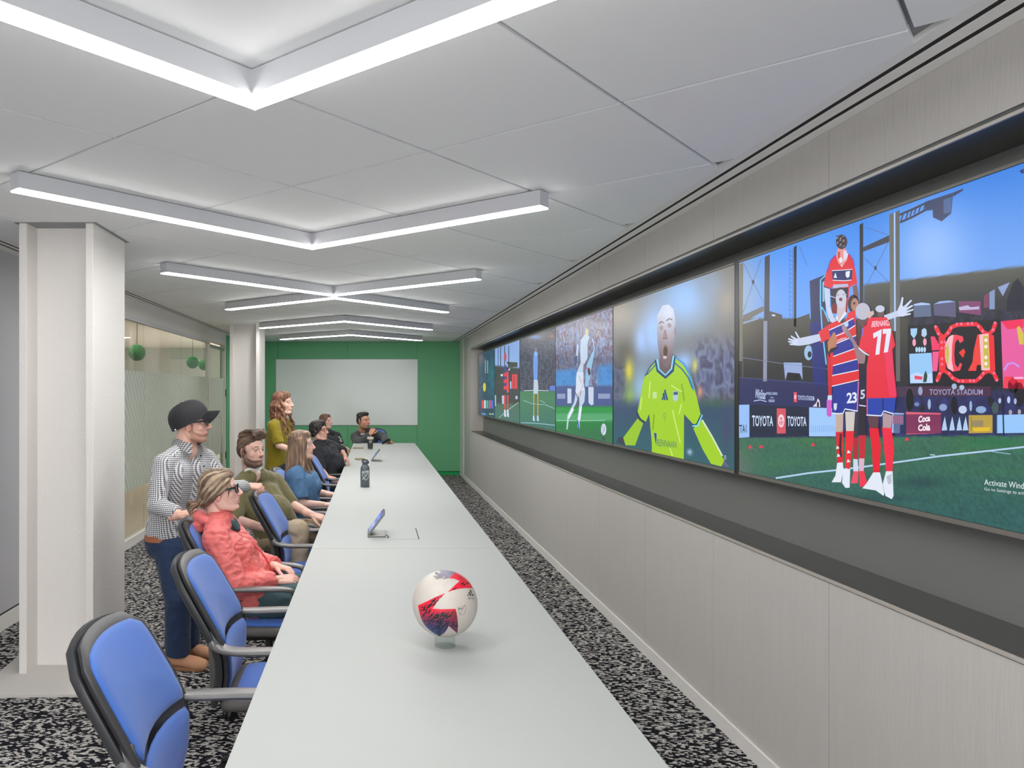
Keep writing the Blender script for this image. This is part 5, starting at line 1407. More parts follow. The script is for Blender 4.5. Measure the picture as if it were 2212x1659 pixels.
def hand_prims(wrist, d, dorsal, thumb_side, curls=(35,45,30), spread=.0, thumb=(25,25), scale=1.0, fan=None, tdir=None):
    """palm, four unequal bent fingers and a side thumb; thumb_side +1 puts the thumb at dorsal x d"""
    d = Vector(d).normalized(); dorsal = Vector(dorsal); dorsal = (dorsal-d*dorsal.dot(d)).normalized()
    side = dorsal.cross(d).normalized()*thumb_side
    Mx = Matrix(((d.x, side.x, dorsal.x, wrist[0]), (d.y, side.y, dorsal.y, wrist[1]), (d.z, side.z, dorsal.z, wrist[2]), (0,0,0,1))) @ Matrix.Scale(scale, 4)
    S_ = Sculpt(Mx)
    ky = (.030, .010, -.010, -.028); kx = (.086, .090, .085, .076); ln = (.070, .078, .072, .056); rr = (.0088, .009, .0086, .0076)
    for i in range(4):
        S_.cone((.004, ky[i]*.55, 0), (kx[i], ky[i], .002), .0155, .0108)
        cu = curls[i] if hasattr(curls[0], '__len__') else curls
        p = Vector((kx[i], ky[i], .002)); a = 0; yaw = ky[i]*spread
        pts, rs = [p], [rr[i]+.0012]
        for k, (frac, an) in enumerate(zip((.46, .30, .24), cu)):
            a += radians(an)
            p = p+Vector((cos(a)*cos(yaw), sin(yaw), -sin(a)))*(ln[i]*frac); pts.append(p); rs.append(rr[i]*(1-.12*(k+1)))
        S_.chain(pts, rs)
    S_.ell((.045, 0, -.002), (.045, .036, .013))
    t = Vector((.026, .026, -.006)); td = Vector(tdir or (.72, .62, -.25)).normalized()
    S_.cone((.012, .012, -.002), t, .016, .014)
    p1 = t+td*.034; a = radians(thumb[0]); td2 = (td+Vector((.55,-.55,-.2))*sin(a)).normalized(); p2 = p1+td2*.030; td3 = (td2+Vector((.5,-.5,-.2))*sin(radians(thumb[1]))).normalized(); p3 = p2+td3*.024
    S_.chain([t, p1, p2, p3], [.0135, .0108, .0098, .0080])
    S_.cone((-.055, 0, 0), (-.01, 0, 0), .0265, .0235); S_.cone((-.01, 0, 0), (.02, 0, 0), .0235, .021)
    return S_

class Person:
    def __init__(self, name, base, label):
        self.loc = Vector(base)
        self.o = empty('person', base, label=label, cat='person')
    def obj(self, name, parts, m, parent=None, colors=None):
        p = parent or self.o
        loc = self.loc
        return skin_mesh(name, parts, m, p, loc, colors)

def torso_prims(S_, J, g, fem=False, belly=0.0, hem=None, lo=True, w=1.0):
    """the trunk as side-by-side cones; hem: how far below the pelvis joint the garment ends (flat)"""
    lat = (J['shL']-J['shR']); lat.normalize(); ch, be, pe, nk = J['chest'], J['belly'], J['pelvis'], J['neck']
    up = (ch-be).normalized(); fw = lat.cross(up).normalized()
    for s in (-1, 1):
        sh = J['shL'] if s > 0 else J['shR']
        a = ch+lat*s*.082*w; b = be+lat*s*.058*w; c = pe+lat*s*.066*w
        S_.cone(a, b, .104*w+g, .096*w+g+belly*.5)
        if lo: S_.cone(b, c, .096*w+g+belly*.5, .108*w+g)
        S_.cone(a, sh-lat*s*.030-Vector((0,0,.020)), .095*w+g, .056+g)
        S_.cone(nk-Vector((0,0,.012)), sh, .048+g, .050+g)
        if fem: S_.ell(ch+fw*.062*w+lat*s*.060*w-up*.035, .064*w+g*.8)
    if belly: S_.ell(be+fw*.05, (.11+g+belly, .11+g+belly, .11+g))
    if lo and hem:
        for s in (-1, 1):
            c = pe+lat*s*.066*w
            S_.cone(c, c-Vector((0,0,hem)), .108*w+g, .110*w+g, True, False)
    return fw, lat, up

def arm_prims(S_, sh, el, wr, g, r=(.050,.041,.040,.028), upto=2.0, cap=False):
    """upto: 0..1 along the upper arm, 1..2 along the forearm"""
    if upto <= 1:
        e = sh.lerp(el, upto); S_.cone(sh, e, r[0]+g, (r[0]+(r[1]-r[0])*upto)+g, True, cap)
    else:
        S_.cone(sh, el, r[0]+g, r[1]+g); t = upto-1; e = el.lerp(wr, t)
        S_.cone(el, e, r[2]+g, r[2]+(r[3]-r[2])*t+g, True, cap)

def leg_prims(S_, J, g, r=(.083,.060,.058,.042), upto=1.0, cut=True):
    for s in 'LR':
        S_.cone(J['hip'+s], J['kn'+s], r[0]+g, r[1]+g)
        S_.cone(J['kn'+s], J['kn'+s].lerp(J['an'+s], upto), r[2]+g, r[3]+g, True, not cut)

def body(P_, J, Mh, skin, vox, hvox, hands, male=False, neck=None, hc={}, hp={}, arm=(.048,.038,.037,.024), w=1.0, feet=False):
    """one skin: trunk, limbs, head and hands joined in a single mesh"""
    S1 = Sculpt()
    torso_prims(S1, J, -.012, w=w)
    for s in 'LR': arm_prims(S1, J['sh'+s], J['el'+s], J['wr'+s], 0, r=arm, cap=True)
    leg_prims(S1, J, -.012, cut=False)
    if feet:
        for s in 'LR': S1.cone(J['an'+s]-Vector((0,0,.03)), J['an'+s]+J['toe']*.13-Vector((0,0,.05)), .03, .022)
    S1.cone(J['neck']-Vector((0,0,.03)), Mh @ Vector((-.02,0,-.06)), .054 if male else .047, .050 if male else .044)
    a = S1.fuse(vox, 3)
    S2 = Sculpt(Mh); head_prims(S2, male=male, neck_to=Mh.inverted() @ (J['neck']-Vector((0,0,.02))), **hp)
    b = S2.fuse(hvox, 7, .5)
    parts = [a, b]; cols = [np.tile(linarr(skin), (len(a[0]), 1)), head_colors(b[0], Mh, skin, **hc)]
    hs = tuple(min(255, c*k) for c, k in zip(skin, (1.0, .93, .92)))
    for h in hands:
        q = h.fuse(max(.0028, hvox*.8), 2, .4); parts.append(q)
        c = np.tile(linarr(skin), (len(q[0]), 1)); cols.append(c*.6+linarr(hs)*.4)
    P_.body = P_.obj('body', parts, M['skin'], colors=cols)
    return P_.body

def hair_obj(P_, S_, vox, base, light=None, name='hair', smooth=2, amp=.003, scale=40, Mh=None, streak=22, seed=0, swept=False):
    v, nr, f = S_.fuse(vox, smooth, .4)
    v2 = wrinkle(v, nr, amp, scale, (1,1,.25), ridged=False, seed=seed)
    c = np.tile(linarr(base), (len(v), 1)); q = v
    if swept:
        Mi = np.array(Mh.inverted()); a = v @ Mi[:3, :3].T+Mi[:3, 3]
        Bq = np.array((-.120,0,-.060)); ax = np.array((.200,0,.115)); ax = ax/np.linalg.norm(ax); e2 = np.cross(ax, (0,1,0))
        d_ = a-Bq; al = d_ @ ax; th = np.arctan2(d_[:, 1], d_ @ e2)
        q = np.stack([np.cos(th)*.075, np.sin(th)*.075, al*.9], 1)
    t = np.array([noise.noise(Vector((p[0]*streak*2.2+seed, p[1]*streak*2.2, p[2]*streak*.35))) for p in q])*.5+.5
    c *= (.65+.7*t)[:, None]
    if light is not None:
        t2 = np.array([noise.noise(Vector((p[0]*streak*3.1+7+seed, p[1]*streak*3.1, p[2]*streak*.3))) for p in q])
        m = np.clip(t2*2.2+.15, 0, 1)[:, None]; c = c*(1-m)+linarr(light)*m
    return P_.obj(name, [(v2, nr, f)], M['hair'], colors=[c])

def cap_shell(S_, grow=0.0, front=True):
    """hair cap hugging the skull, leaving face and ears free"""
    S_.ell((-.016,0,.055), (.092+grow,.079+grow,.070+grow)); S_.ell((-.050,0,.012), (.062+grow,.073+grow,.076+grow))
    for y in (-1, 1): S_.ell((-.030,y*.040,.020), (.052,.040+grow,.055))
    if front: S_.ell((.030,0,.080), (.054+grow,.058+grow,.036+grow))

def glasses(P_, Mh, col, thick=.0026, lens=True, wd=.050, ht=.038, rnd=.4):
    m = mat('glasses_%d_%d_%d' % col, col, .25)
    g = bpy.data.objects.new('glasses', None); C.objects.link(g); g.parent = P_.o; g.empty_display_size = .02
    loc = P_.loc
    def put(bm, name, mt, sm=True):
        for v in bm.verts: v.co = (Mh @ v.co)-loc
        return bm_obj(name, bm, mt, g, sm, 50)
    for y in (-1, 1):
        ring = []
        for i in range(28):
            a = 2*pi*i/28; k = (abs(cos(a))**rnd, abs(sin(a))**rnd) if rnd < 1 else (abs(cos(a)), abs(sin(a)))
            yy = math.copysign(k[0], cos(a))*wd/2; zz = math.copysign(k[1], sin(a))*ht/2
            ring.append(Vector((.0945-.10*abs(yy*y+.0335-.0)*0-.18*max(0, (.0335+yy*1.0)-.03), y*(.0335+yy), zz-.001)))
        bm = bmesh.new(); add_sweep(bm, ring+[ring[0]], circle(thick, 6), up=Vector((1,0,.1)), caps=False); bmesh.ops.remove_doubles(bm, verts=bm.verts, dist=1e-5)
        put(bm, 'lens_rim', m)
        if lens:
            bm = bmesh.new(); c = bm.verts.new(sum(ring, Vector())/len(ring)); vs = [bm.verts.new(p) for p in ring]
            for i in range(28): bm.faces.new((vs[i], vs[(i+1)%28], c))
            r = bmesh.ops.extrude_face_region(bm, geom=bm.faces[:])
            for v in [q for q in r['geom'] if isinstance(q, bmesh.types.BMVert)]: v.co.x -= .0012
            put(bm, 'lens', M['spec_glass'])
        bm = bmesh.new(); x0 = .0945-.18*max(0, .0335+wd/2-.03)
        add_sweep(bm, [Vector((x0, y*(.0335+wd/2), .008)), Vector((.05, y*.074, .008)), Vector((-.006, y*.082, .008)), Vector((-.026, y*.082, -.012))], [(-.0014,-thick*1.5),(.0014,-thick*1.5),(.0014,thick*1.5),(-.0014,thick*1.5)], scale=[(1,1)]*4)
        put(bm, 'temple', m)
    bm = bmesh.new(); add_sweep(bm, smooth_path([Vector((.0945, -.010, .004)), Vector((.098, 0, .007)), Vector((.0945, .010, .004))], 3), circle(thick, 6)); put(bm, 'bridge', m)
M['spec_glass'] = glass_mat('spectacle_lens', (232,236,240), .1)

def cloth(P_, name, S_, vox, m, smooth=4, wr=None, label=None, parent=None):
    v, nr, f = S_.fuse(vox, smooth)
    if wr: v = wrinkle(v, nr, *wr)
    o = P_.obj(name, [(v, nr, f)], m, parent)
    if label: o['label'] = label
    return o

def shoe(P_, an, d, m, sole, L_=.27, name='shoe'):
    d = Vector((d[0], d[1], 0)).normalized(); s = Vector((-d.y, d.x, 0))
    hx = Vector((an.x, an.y, 0))-d*.055
    S_ = Sculpt()
    S_.cone(hx+Vector((0,0,.045)), hx+d*.06+Vector((0,0,.052)), .036, .040); S_.cone(hx+d*.06+Vector((0,0,.06)), hx+d*.05+Vector((0,0,.095)), .036, .034)
    S_.cone(hx+d*.06+Vector((0,0,.050)), hx+d*(L_-.075)+Vector((0,0,.040)), .040, .037); S_.cone(hx+d*(L_-.10)+Vector((0,0,.038)), hx+d*(L_-.045)+Vector((0,0,.036)), .042, .034)
    v, nr, f = S_.fuse(.006, 3); v[:, 2] = np.maximum(v[:, 2], .018)
    o = P_.obj(name, [(v, nr, f)], m)
    bm = bmesh.new(); n = 22; pts = []
    for i in range(n):
        a = 2*pi*i/n; r = .046*(1-.10*cos(a))
        q = hx+d*(L_/2-.035+cos(a)*(L_/2+.002))+s*(sin(a)*(r if cos(a) > -.2 else r*.9)); pts.append((q.x-P_.loc.x, q.y-P_.loc.y))
    add_prism(bm, pts, .002-P_.loc.z, .022-P_.loc.z); bm_obj('sole', bm, sole, o)
    bm = bmesh.new()
    for k in range(4):
        c = hx+d*(.10+.026*k); z = .088-.009*k
        add_sweep(bm, smooth_path([c-s*.022+Vector((0,0,z-.008))-P_.loc, c+Vector((0,0,z))-P_.loc, c+s*.022+Vector((0,0,z-.008))-P_.loc], 3), circle(.0028, 5))
    bm_obj('laces', bm, sole, o, True)
    return o
V3 = Vector

# ------------------------------------------------------------------ the eight people
def check_mat():
    m = bpy.data.materials.new('gingham_shirt'); m.use_nodes = True
    nt = m.node_tree; N = nt.nodes; L = nt.links; b = N['Principled BSDF']; b.inputs['Roughness'].default_value = .8
    tc = N.new('ShaderNodeTexCoord'); mp = N.new('ShaderNodeMapping'); mp.inputs['Rotation'].default_value = (.12, .10, .52); L.new(tc.outputs['Object'], mp.inputs[0])
    sep = N.new('ShaderNodeSeparateXYZ'); L.new(mp.outputs[0], sep.inputs[0])
    def stripe(sock, per):
        a = N.new('ShaderNodeMath'); a.operation = 'DIVIDE'; L.new(sock, a.inputs[0]); a.inputs[1].default_value = per
        f = N.new('ShaderNodeMath'); f.operation = 'FRACT'; L.new(a.outputs[0], f.inputs[0])
        g = N.new('ShaderNodeMath'); g.operation = 'GREATER_THAN'; L.new(f.outputs[0], g.inputs[0]); g.inputs[1].default_value = .56
        return g.outputs[0]
    geo = N.new('ShaderNodeNewGeometry')
    vt = N.new('ShaderNodeVectorTransform'); vt.vector_type = 'NORMAL'; L.new(geo.outputs['Normal'], vt.inputs[0]) if False else None
    nsep = N.new('ShaderNodeSeparateXYZ'); L.new(tc.outputs['Normal'], nsep.inputs[0])
    sx, sy, sz = stripe(sep.outputs[0], .012), stripe(sep.outputs[1], .012), stripe(sep.outputs[2], .0115)
    ax = N.new('ShaderNodeMath'); ax.operation = 'ABSOLUTE'; L.new(nsep.outputs[0], ax.inputs[0])
    ay = N.new('ShaderNodeMath'); ay.operation = 'ABSOLUTE'; L.new(nsep.outputs[1], ay.inputs[0])
    gt = N.new('ShaderNodeMath'); gt.operation = 'GREATER_THAN'; L.new(ay.outputs[0], gt.inputs[0]); L.new(ax.outputs[0], gt.inputs[1])
    mxx = N.new('ShaderNodeMix'); L.new(gt.outputs[0], mxx.inputs[0]); L.new(sy, mxx.inputs[2]); L.new(sx, mxx.inputs[3])
    ad = N.new('ShaderNodeMath'); ad.operation = 'ADD'; L.new(mxx.outputs[0], ad.inputs[0]); L.new(sz, ad.inputs[1])
    r = N.new('ShaderNodeValToRGB'); r.color_ramp.interpolation = 'CONSTANT'
    e = r.color_ramp.elements; e[0].color = (*lin((232,230,226)), 1); e[1].position = .3; e[1].color = (*lin((156,158,164)), 1); q = e.new(.75); q.color = (*lin((50,54,64)), 1)
    hv = N.new('ShaderNodeMath'); hv.operation = 'MULTIPLY'; hv.inputs[1].default_value = .5; L.new(ad.outputs[0], hv.inputs[0]); L.new(hv.outputs[0], r.inputs[0]); L.new(r.outputs[0], b.inputs['Base Color'])
    return m
M['gingham'] = check_mat()
M['navy_chino'] = mat('navy_trousers', (34,54,86), .85, bump=(30, .25, (1,1,.5)), sheen=.1)
M['coral'] = mat('coral_windbreaker', (226,110,106), .5, bump=(26, .45, (1,1,1)), var=(14, .10), sheen=.1)
M['teal_trousers'] = mat('teal_trousers', (62,88,92), .8, bump=(26, .3, (1,1,1)))
M['olive'] = mat('olive_sweater', (116,110,76), .9, bump=(160, .25, (1,1,1)), sheen=.2)
M['khaki'] = mat('khaki_chinos', (176,158,132), .85, bump=(26, .3, (1,1,1)))
M['bluetop'] = mat('denim_blue_blouse', (80,118,158), .8, bump=(22, .5, (1,1,.6)), var=(18, .18))
M['black_cloth'] = mat('black_cloth', (38,39,45), .85, bump=(24, .35, (1,1,.7)), var=(16, .2))
M['grey_jeans'] = mat('grey_jeans', (104,110,124), .85, bump=(26, .3, (1,1,1)))
M['mustard'] = mat('mustard_knit', (132,116,8), .9, bump=(130, .35, (1,1,.4)), sheen=.15)
M['charcoal_knit'] = mat('charcoal_sweater', (66,68,70), .9, bump=(120, .3, (1,1,1)), sheen=.15, var=(14, .2))
M['belt'] = mat('tan_leather_belt', (164,100,62), .5)
M['white_cloth'] = mat('white_collar_cloth', (228,224,218), .8)
M['cap_black'] = mat('black_cap_cotton', (34,35,38), .75, bump=(60, .2, (1,1,1)), var=(20, .25))
M['tan_shoe'] = mat('tan_suede_shoe', (196,146,112), .8, bump=(200, .2, (1,1,1)))
M['shoe_sole'] = mat('shoe_sole_tan', (150,104,72), .7)
M['dark_shoe'] = mat('dark_shoe', (40,38,38), .6)
M['silver'] = mat('silver_metal', (190,188,184), .25, metal=1)
def rel(P_, bm):
    for v in bm.verts: v.co -= P_.loc
    return bm

# ---- man with the black cap, standing
def person_cap():
    J = dict(neck=W(404,963,4.60), shR=W(354,1002,4.43), shL=W(446,992,4.78), chest=W(394,1018,4.60), belly=W(382,1080,4.62), pelvis=W(374,1138,4.62),
             elR=W(338,1092,4.37), wrR=W(390,1112,4.26), elL=W(487,1056,4.72), wrL=W(533,1050,5.00),
             hipR=W(365,1180,4.53), hipL=W(385,1180,4.71), knR=W(384,1292,4.46), knL=W(403,1292,4.72), anR=W(384,1412,4.56), anL=W(406,1395,4.76), toe=V3((.93,-.36,0)))
    P_ = Person('person', (J['pelvis'].x, J['pelvis'].y, 0), 'standing man in a black cap, glasses and black and white checked shirt')
    Mh = Matrix.Translation(W(412,914,4.60)) @ frame_from((.98,.16,.08), (-.08,-.04,1)) @ Matrix.Scale(1.06, 4)
    hR = hand_prims(J['wrR'], V3((.80,-.25,.20)), V3((-.25,-.35,.95)), -1, curls=(50,45,30), thumb=(30,30), scale=.98)
    hL = hand_prims(J['wrL'], V3((.98,.0,-.06)), V3((0,-.35,.94)), 1, curls=(60,70,40), thumb=(40,30), scale=1.0)
    body(P_, J, Mh, (232,186,168), .0075, .0032, [hR, hL], male=True, hc=dict(brow=(80,60,50), beard=(176,132,112), scalp=(116,92,78)), hp=dict(smile=1))
    eyes(Mh, P_.o, P_.loc)
    S_ = Sculpt(); torso_prims(S_, J, .008, hem=.045, w=1.02)
    arm_prims(S_, J['shR'], J['elR'], J['wrR'], .013, upto=1.86); arm_prims(S_, J['shL'], J['elL'], J['wrL'], .013, upto=1.93)
    sh = cloth(P_, 'shirt', S_, .0075, M['gingham'], 4, (.0035, 16, (1,1,.6)))
    # collar with two points, placket and buttons
    fw = V3((.87,-.5,0)); lat = V3((.5,.87,0)); nk = J['neck']
    bm = bmesh.new(); n = 22; ring0, ring1, ring2 = [], [], []
    for i in range(n+1):
        a = radians(20+320*i/n); d = fw*cos(a)+lat*sin(a)
        front = max(0, cos(a))
        tip = 1 if i in (0, n) else 0
        ring0.append(nk+d*.066+V3((0,0,.034-.030*front)))
        ring1.append(nk+d*.073+V3((0,0,.048-.034*front)))
        ring2.append(nk+d*(.098+.012*front)+V3((0,0,-.004-.045*front**2))+(lat*(.030 if i < n/2 else -.030))*front)
    rs = [[bm.verts.new(p-P_.loc) for p in r] for r in (ring0, ring1, ring2)]
    for a_, b_ in zip(rs, rs[1:]):
        for i in range(n): bm.faces.new((a_[i], a_[i+1], b_[i+1], b_[i]))
    bmesh.ops.solidify(bm, geom=bm.faces[:], thickness=.003)
    bm_obj('collar', bm, M['gingham'], sh, True, 50)
    for k in range(5):
        p = nk+fw*(.098+.040*min(1, k*.6))-V3((0,0,.055+.062*k))
        bm = bmesh.new(); add_lathe(bm, [(.0001,-.002),(.0055,-.002),(.0055,.002),(.0001,.002)], 10, Matrix.Translation(p-P_.loc+fw*.012) @ Vector((0,0,1)).rotation_difference(fw).to_matrix().to_4x4())
        bm_obj('button', bm, M['c_black'], sh, True, 40)
    S_ = Sculpt(); pe = J['pelvis']
    for s in (-1, 1): S_.cone(pe+lat*s*.06-V3((0,0,.02)), pe+lat*s*.06-V3((0,0,.075)), .121, .124, False, True)
    leg_prims(S_, J, .008, r=(.088,.070,.066,.068), upto=.97)
    cloth(P_, 'trousers', S_, .008, M['navy_chino'], 4, (.006, 12, (1,1,1.3)))
    bm = bmesh.new()
    pts = []
    for i in range(40):
        a = 2*pi*i/40; d = fw*cos(a)*.126+lat*sin(a)*.187; pts.append(pe+d+V3((0,0,-.046)))
    add_sweep(bm, pts+[pts[0]], [(-.004,-.017),(.004,-.017),(.004,.017),(-.004,.017)], caps=False)
    bl = bm_obj('belt', rel(P_, bm), M['belt'], P_.o, True, 40)
    bm = bmesh.new(); add_sweep(bm, [pe+fw*.130+V3((0,0,-.046))-lat*.02, pe+fw*.131+V3((0,0,-.046))+lat*.02], [(-.004,-.02),(.004,-.02),(.004,.02),(-.004,.02)]); bm_obj('buckle', rel(P_, bm), M['silver'], bl)
    shoe(P_, J['anR'], (.95,-.30), M['tan_shoe'], M['shoe_sole']); shoe(P_, J['anL'], (.9,-.4), M['tan_shoe'], M['shoe_sole'])
    # cap: panelled dome, curved bill, strap
    cp = bpy.data.objects.new('cap', None); C.objects.link(cp); cp.parent = P_.o; cp.empty_display_size = .05
    Mc = Mh @ Matrix.Translation((-.012,0,.034)) @ Matrix.Rotation(radians(-21), 4, 'Y')
    bm = bmesh.new(); nu, nv = 36, 12; rings = []
    for j in range(nv+1):
        ph = radians(-26+116*j/nv); row = []
        for i in range(nu):
            th = 2*pi*i/nu; c = 1.0 if ph < 0 else max(0, cos(ph))**.75
            fr = .012*max(0, cos(th))
            q = V3((.113*cos(th)*c, .091*sin(th)*c, .092*sin(ph) if ph > 0 else .085*sin(ph)))
            q.x += fr*c*.3; q *= 1+.006*cos(6*th)*c
            row.append(bm.verts.new((Mc @ q)-P_.loc))
        rings.append(row)
    for a_, b_ in zip(rings, rings[1:]):
        for i in range(nu): bm.faces.new((a_[i], a_[(i+1)%nu], b_[(i+1)%nu], b_[i]))
    bmesh.ops.remove_doubles(bm, verts=bm.verts, dist=.0005)
    bmesh.ops.solidify(bm, geom=bm.faces[:], thickness=.003)
    bm_obj('crown', bm, M['cap_black'], cp, True, 60)
    bm = bmesh.new(); rows = []
    for j in range(7):
        t = j/6; row = []
        for i in range(15):
            u = (i/14-.5)*2
            x = .104*sqrt(max(0, 1-(u*.80)**2))+t*(.074*sqrt(max(0, 1-u**4*.80)))
            row.append(bm.verts.new((Mc @ V3((x, u*.076*(1-.08*t), -.010-.030*u*u*(.5+.5*t)-.042*t+.010*t*(1-u*u))))-P_.loc))
        rows.append(row)
    for a_, b_ in zip(rows, rows[1:]):
        for i in range(14): bm.faces.new((a_[i], a_[i+1], b_[i+1], b_[i]))
    bmesh.ops.solidify(bm, geom=bm.faces[:], thickness=.006)
    bm_obj('bill', bm, M['cap_black'], cp, True, 60)
    bm = bmesh.new(); bmesh.ops.create_uvsphere(bm, u_segments=10, v_segments=8, radius=.0055, matrix=Matrix.Translation((Mc @ V3((0,0,.0905)))-P_.loc)); bm_obj('top_button', bm, M['cap_black'], cp, True)
    bm = bmesh.new(); add_box(bm, -.003,.003,-.004,.004,-.003,.003)
    for v in bm.verts: v.co = (Mc @ (v.co+V3((-.085,-.074,-.030))))-P_.loc
    bm_obj('strap_buckle', bm, M['silver'], cp)
    glasses(P_, Mh, (40,42,46), .0028, rnd=.6)
person_cap()

# ---- woman in the coral jacket
def person_coral():
    J = dict(neck=V3((-.822,4.08,.985)), shR=V3((-.815,3.925,.893)), shL=V3((-.815,4.235,.893)), chest=V3((-.775,4.08,.800)), belly=V3((-.700,4.08,.680)), pelvis=V3((-.620,4.08,.570)),
             elR=V3((-.690,3.855,.668)), wrR=V3((-.505,3.985,.664)), elL=V3((-.66,4.29,.69)), wrL=V3((-.528,4.125,.705)),
             hipR=V3((-.58,3.99,.555)), hipL=V3((-.58,4.17,.555)), knR=V3((-.17,3.97,.575)), knL=V3((-.17,4.20,.575)), anR=V3((-.16,3.97,.10)), anL=V3((-.16,4.22,.10)), toe=V3((1,0,0)))
    P_ = Person('person', (-.62,4.08,0), 'seated woman in a coral red windbreaker with black glasses and streaked tied-back hair')
    Mh = Matrix.Translation(W(476,1061,4.08)) @ frame_from((1,.05,.20), (-.20,0,1)) @ Matrix.Scale(1.0, 4)
    hR = hand_prims(J['wrR'], V3((.88,.30,-.02)), V3((-.02,-.45,.9)), 1, curls=(22,28,20), thumb=(20,15), scale=.95)
    hL = hand_prims(J['wrL'], V3((.86,-.46,-.10)), V3((.1,.15,.98)), -1, curls=(26,34,24), thumb=(20,15), scale=.95)
    body(P_, J, Mh, (234,192,176), .0075, .0030, [hR, hL], hc=dict(brow=(120,92,72), lips=(186,104,100)), hp=dict(jaw=.95, smile=.4), w=.94)
    eyes(Mh, P_.o, P_.loc, (90,110,110))
    S_ = Sculpt(); fw, lat, up = torso_prims(S_, J, .018, fem=True, hem=.03, w=.96)
    arm_prims(S_, J['shR'], J['elR'], J['wrR'], .020, upto=1.90); arm_prims(S_, J['shL'], J['elL'], J['wrL'], .020, upto=1.90)
    jk = cloth(P_, 'jacket', S_, .0065, M['coral'], 3, (.010, 17, (1,1,1.5)))
    # stand collar / folded hood round the neck
    S_ = Sculpt(); nk = J['neck']; pts = []; rs = []
    for i in range(13):
        a = radians(38+284*i/12); d = V3((cos(a), sin(a), 0)); back = (1-cos(a))/2
        pts.append(nk+d*(.068+.018*back)+V3((-.03*back, 0, -.056+.058*back))); rs.append(.013+.018*back)
    S_.chain(pts, rs)
    S_.cone(nk+V3((-.095,-.04,-.018)), nk+V3((-.095,.04,-.018)), .034, .034); S_.cone(nk+V3((-.105,-.05,-.05)), nk+V3((-.105,.05,-.05)), .034, .034)
    cloth(P_, 'hood', S_, .006, M['coral'], 3, (.007, 22, (1,1,1)), parent=jk)
    bm = bmesh.new(); zp = []
    for i in range(9):
        t = i/8; b0 = nk+V3((.075,-.02,-.075)); b1 = J['belly'].lerp(J['pelvis'], .35)+V3((.150,-.03,0)); q = b0.lerp(b1, t)+V3((.040*sin(pi*t), 0, .014*sin(pi*t))); zp.append(q)
    add_sweep(bm, zp, rrect(.012, .006, .002, 2)); bm_obj('zip', rel(P_, bm), mat('zip_red', (206,40,52), .4), jk, True, 50)
    S_ = Sculpt(); S_.cone(nk+V3((.018,0,-.07)), nk+V3((.030,0,-.014)), .062, .052, False, False); S_.chain([nk+V3((.072,-.036,-.030)), nk+V3((.092,-.022,-.062)), nk+V3((.098,0,-.075)), nk+V3((.092,.022,-.062)), nk+V3((.072,.036,-.030))], [.012,.013,.011,.013,.012])
    cloth(P_, 'polo_collar', S_, .005, M['teal_trousers'], 2)
    S_ = Sculpt(); leg_prims(S_, J, .010, r=(.085,.064,.062,.052), upto=.98)
    for s in (-1, 1): S_.ell(J['pelvis']+V3((.0,s*.075,-.02)), (.12,.11,.09))
    cloth(P_, 'trousers', S_, .008, M['teal_trousers'], 3, (.005, 14, (1,1,1)))
    for s in 'LR': shoe(P_, J['an'+s], (1,0), M['dark_shoe'], M['c_black'])
    # hair: swept-back cap, strands over the ear, low loose bun
    S_ = Sculpt(Mh); cap_shell(S_, .004)
    for y in (-1, 1):
        S_.chain([(.052,y*.030,.088), (.050,y*.062,.040), (.018,y*.080,.004), (-.030,y*.078,-.020), (-.085,y*.040,-.040)], [.020,.017,.013,.014,.016])
        S_.chain([(.060,y*.040,.070), (.062,y*.064,.020), (.048,y*.072,-.030), (.038,y*.072,-.055)], [.012,.007,.004,.002])
        S_.chain([(.04,y*.055,.07), (.02,y*.079,.035), (-.02,y*.082,.0), (-.07,y*.06,-.045)], [.016,.013,.013,.014])
    S_.ell((-.100,0,-.030), (.034,.046,.040)); S_.ell((-.128,-.012,-.040), (.020,.022,.020)); S_.ell((-.152,-.016,-.040), (.024,.026,.026)); S_.chain([(-.155,-.02,-.05),(-.170,-.03,-.085),(-.158,-.03,-.110)], [.016,.010,.004]); S_.chain([(-.16,-.01,-.03),(-.182,-.01,-.06),(-.176,-.012,-.09)], [.014,.009,.004]); S_.chain([(-.15,-.03,-.03),(-.168,-.045,-.02),(-.185,-.04,-.045)], [.012,.009,.004])
    hair_obj(P_, S_, .0036, (104,84,68), (184,160,132), Mh=Mh, amp=.004, scale=45, streak=30, swept=True)
    glasses(P_, Mh, (22,26,34), .0034, rnd=.45, wd=.050, ht=.040)
person_coral()

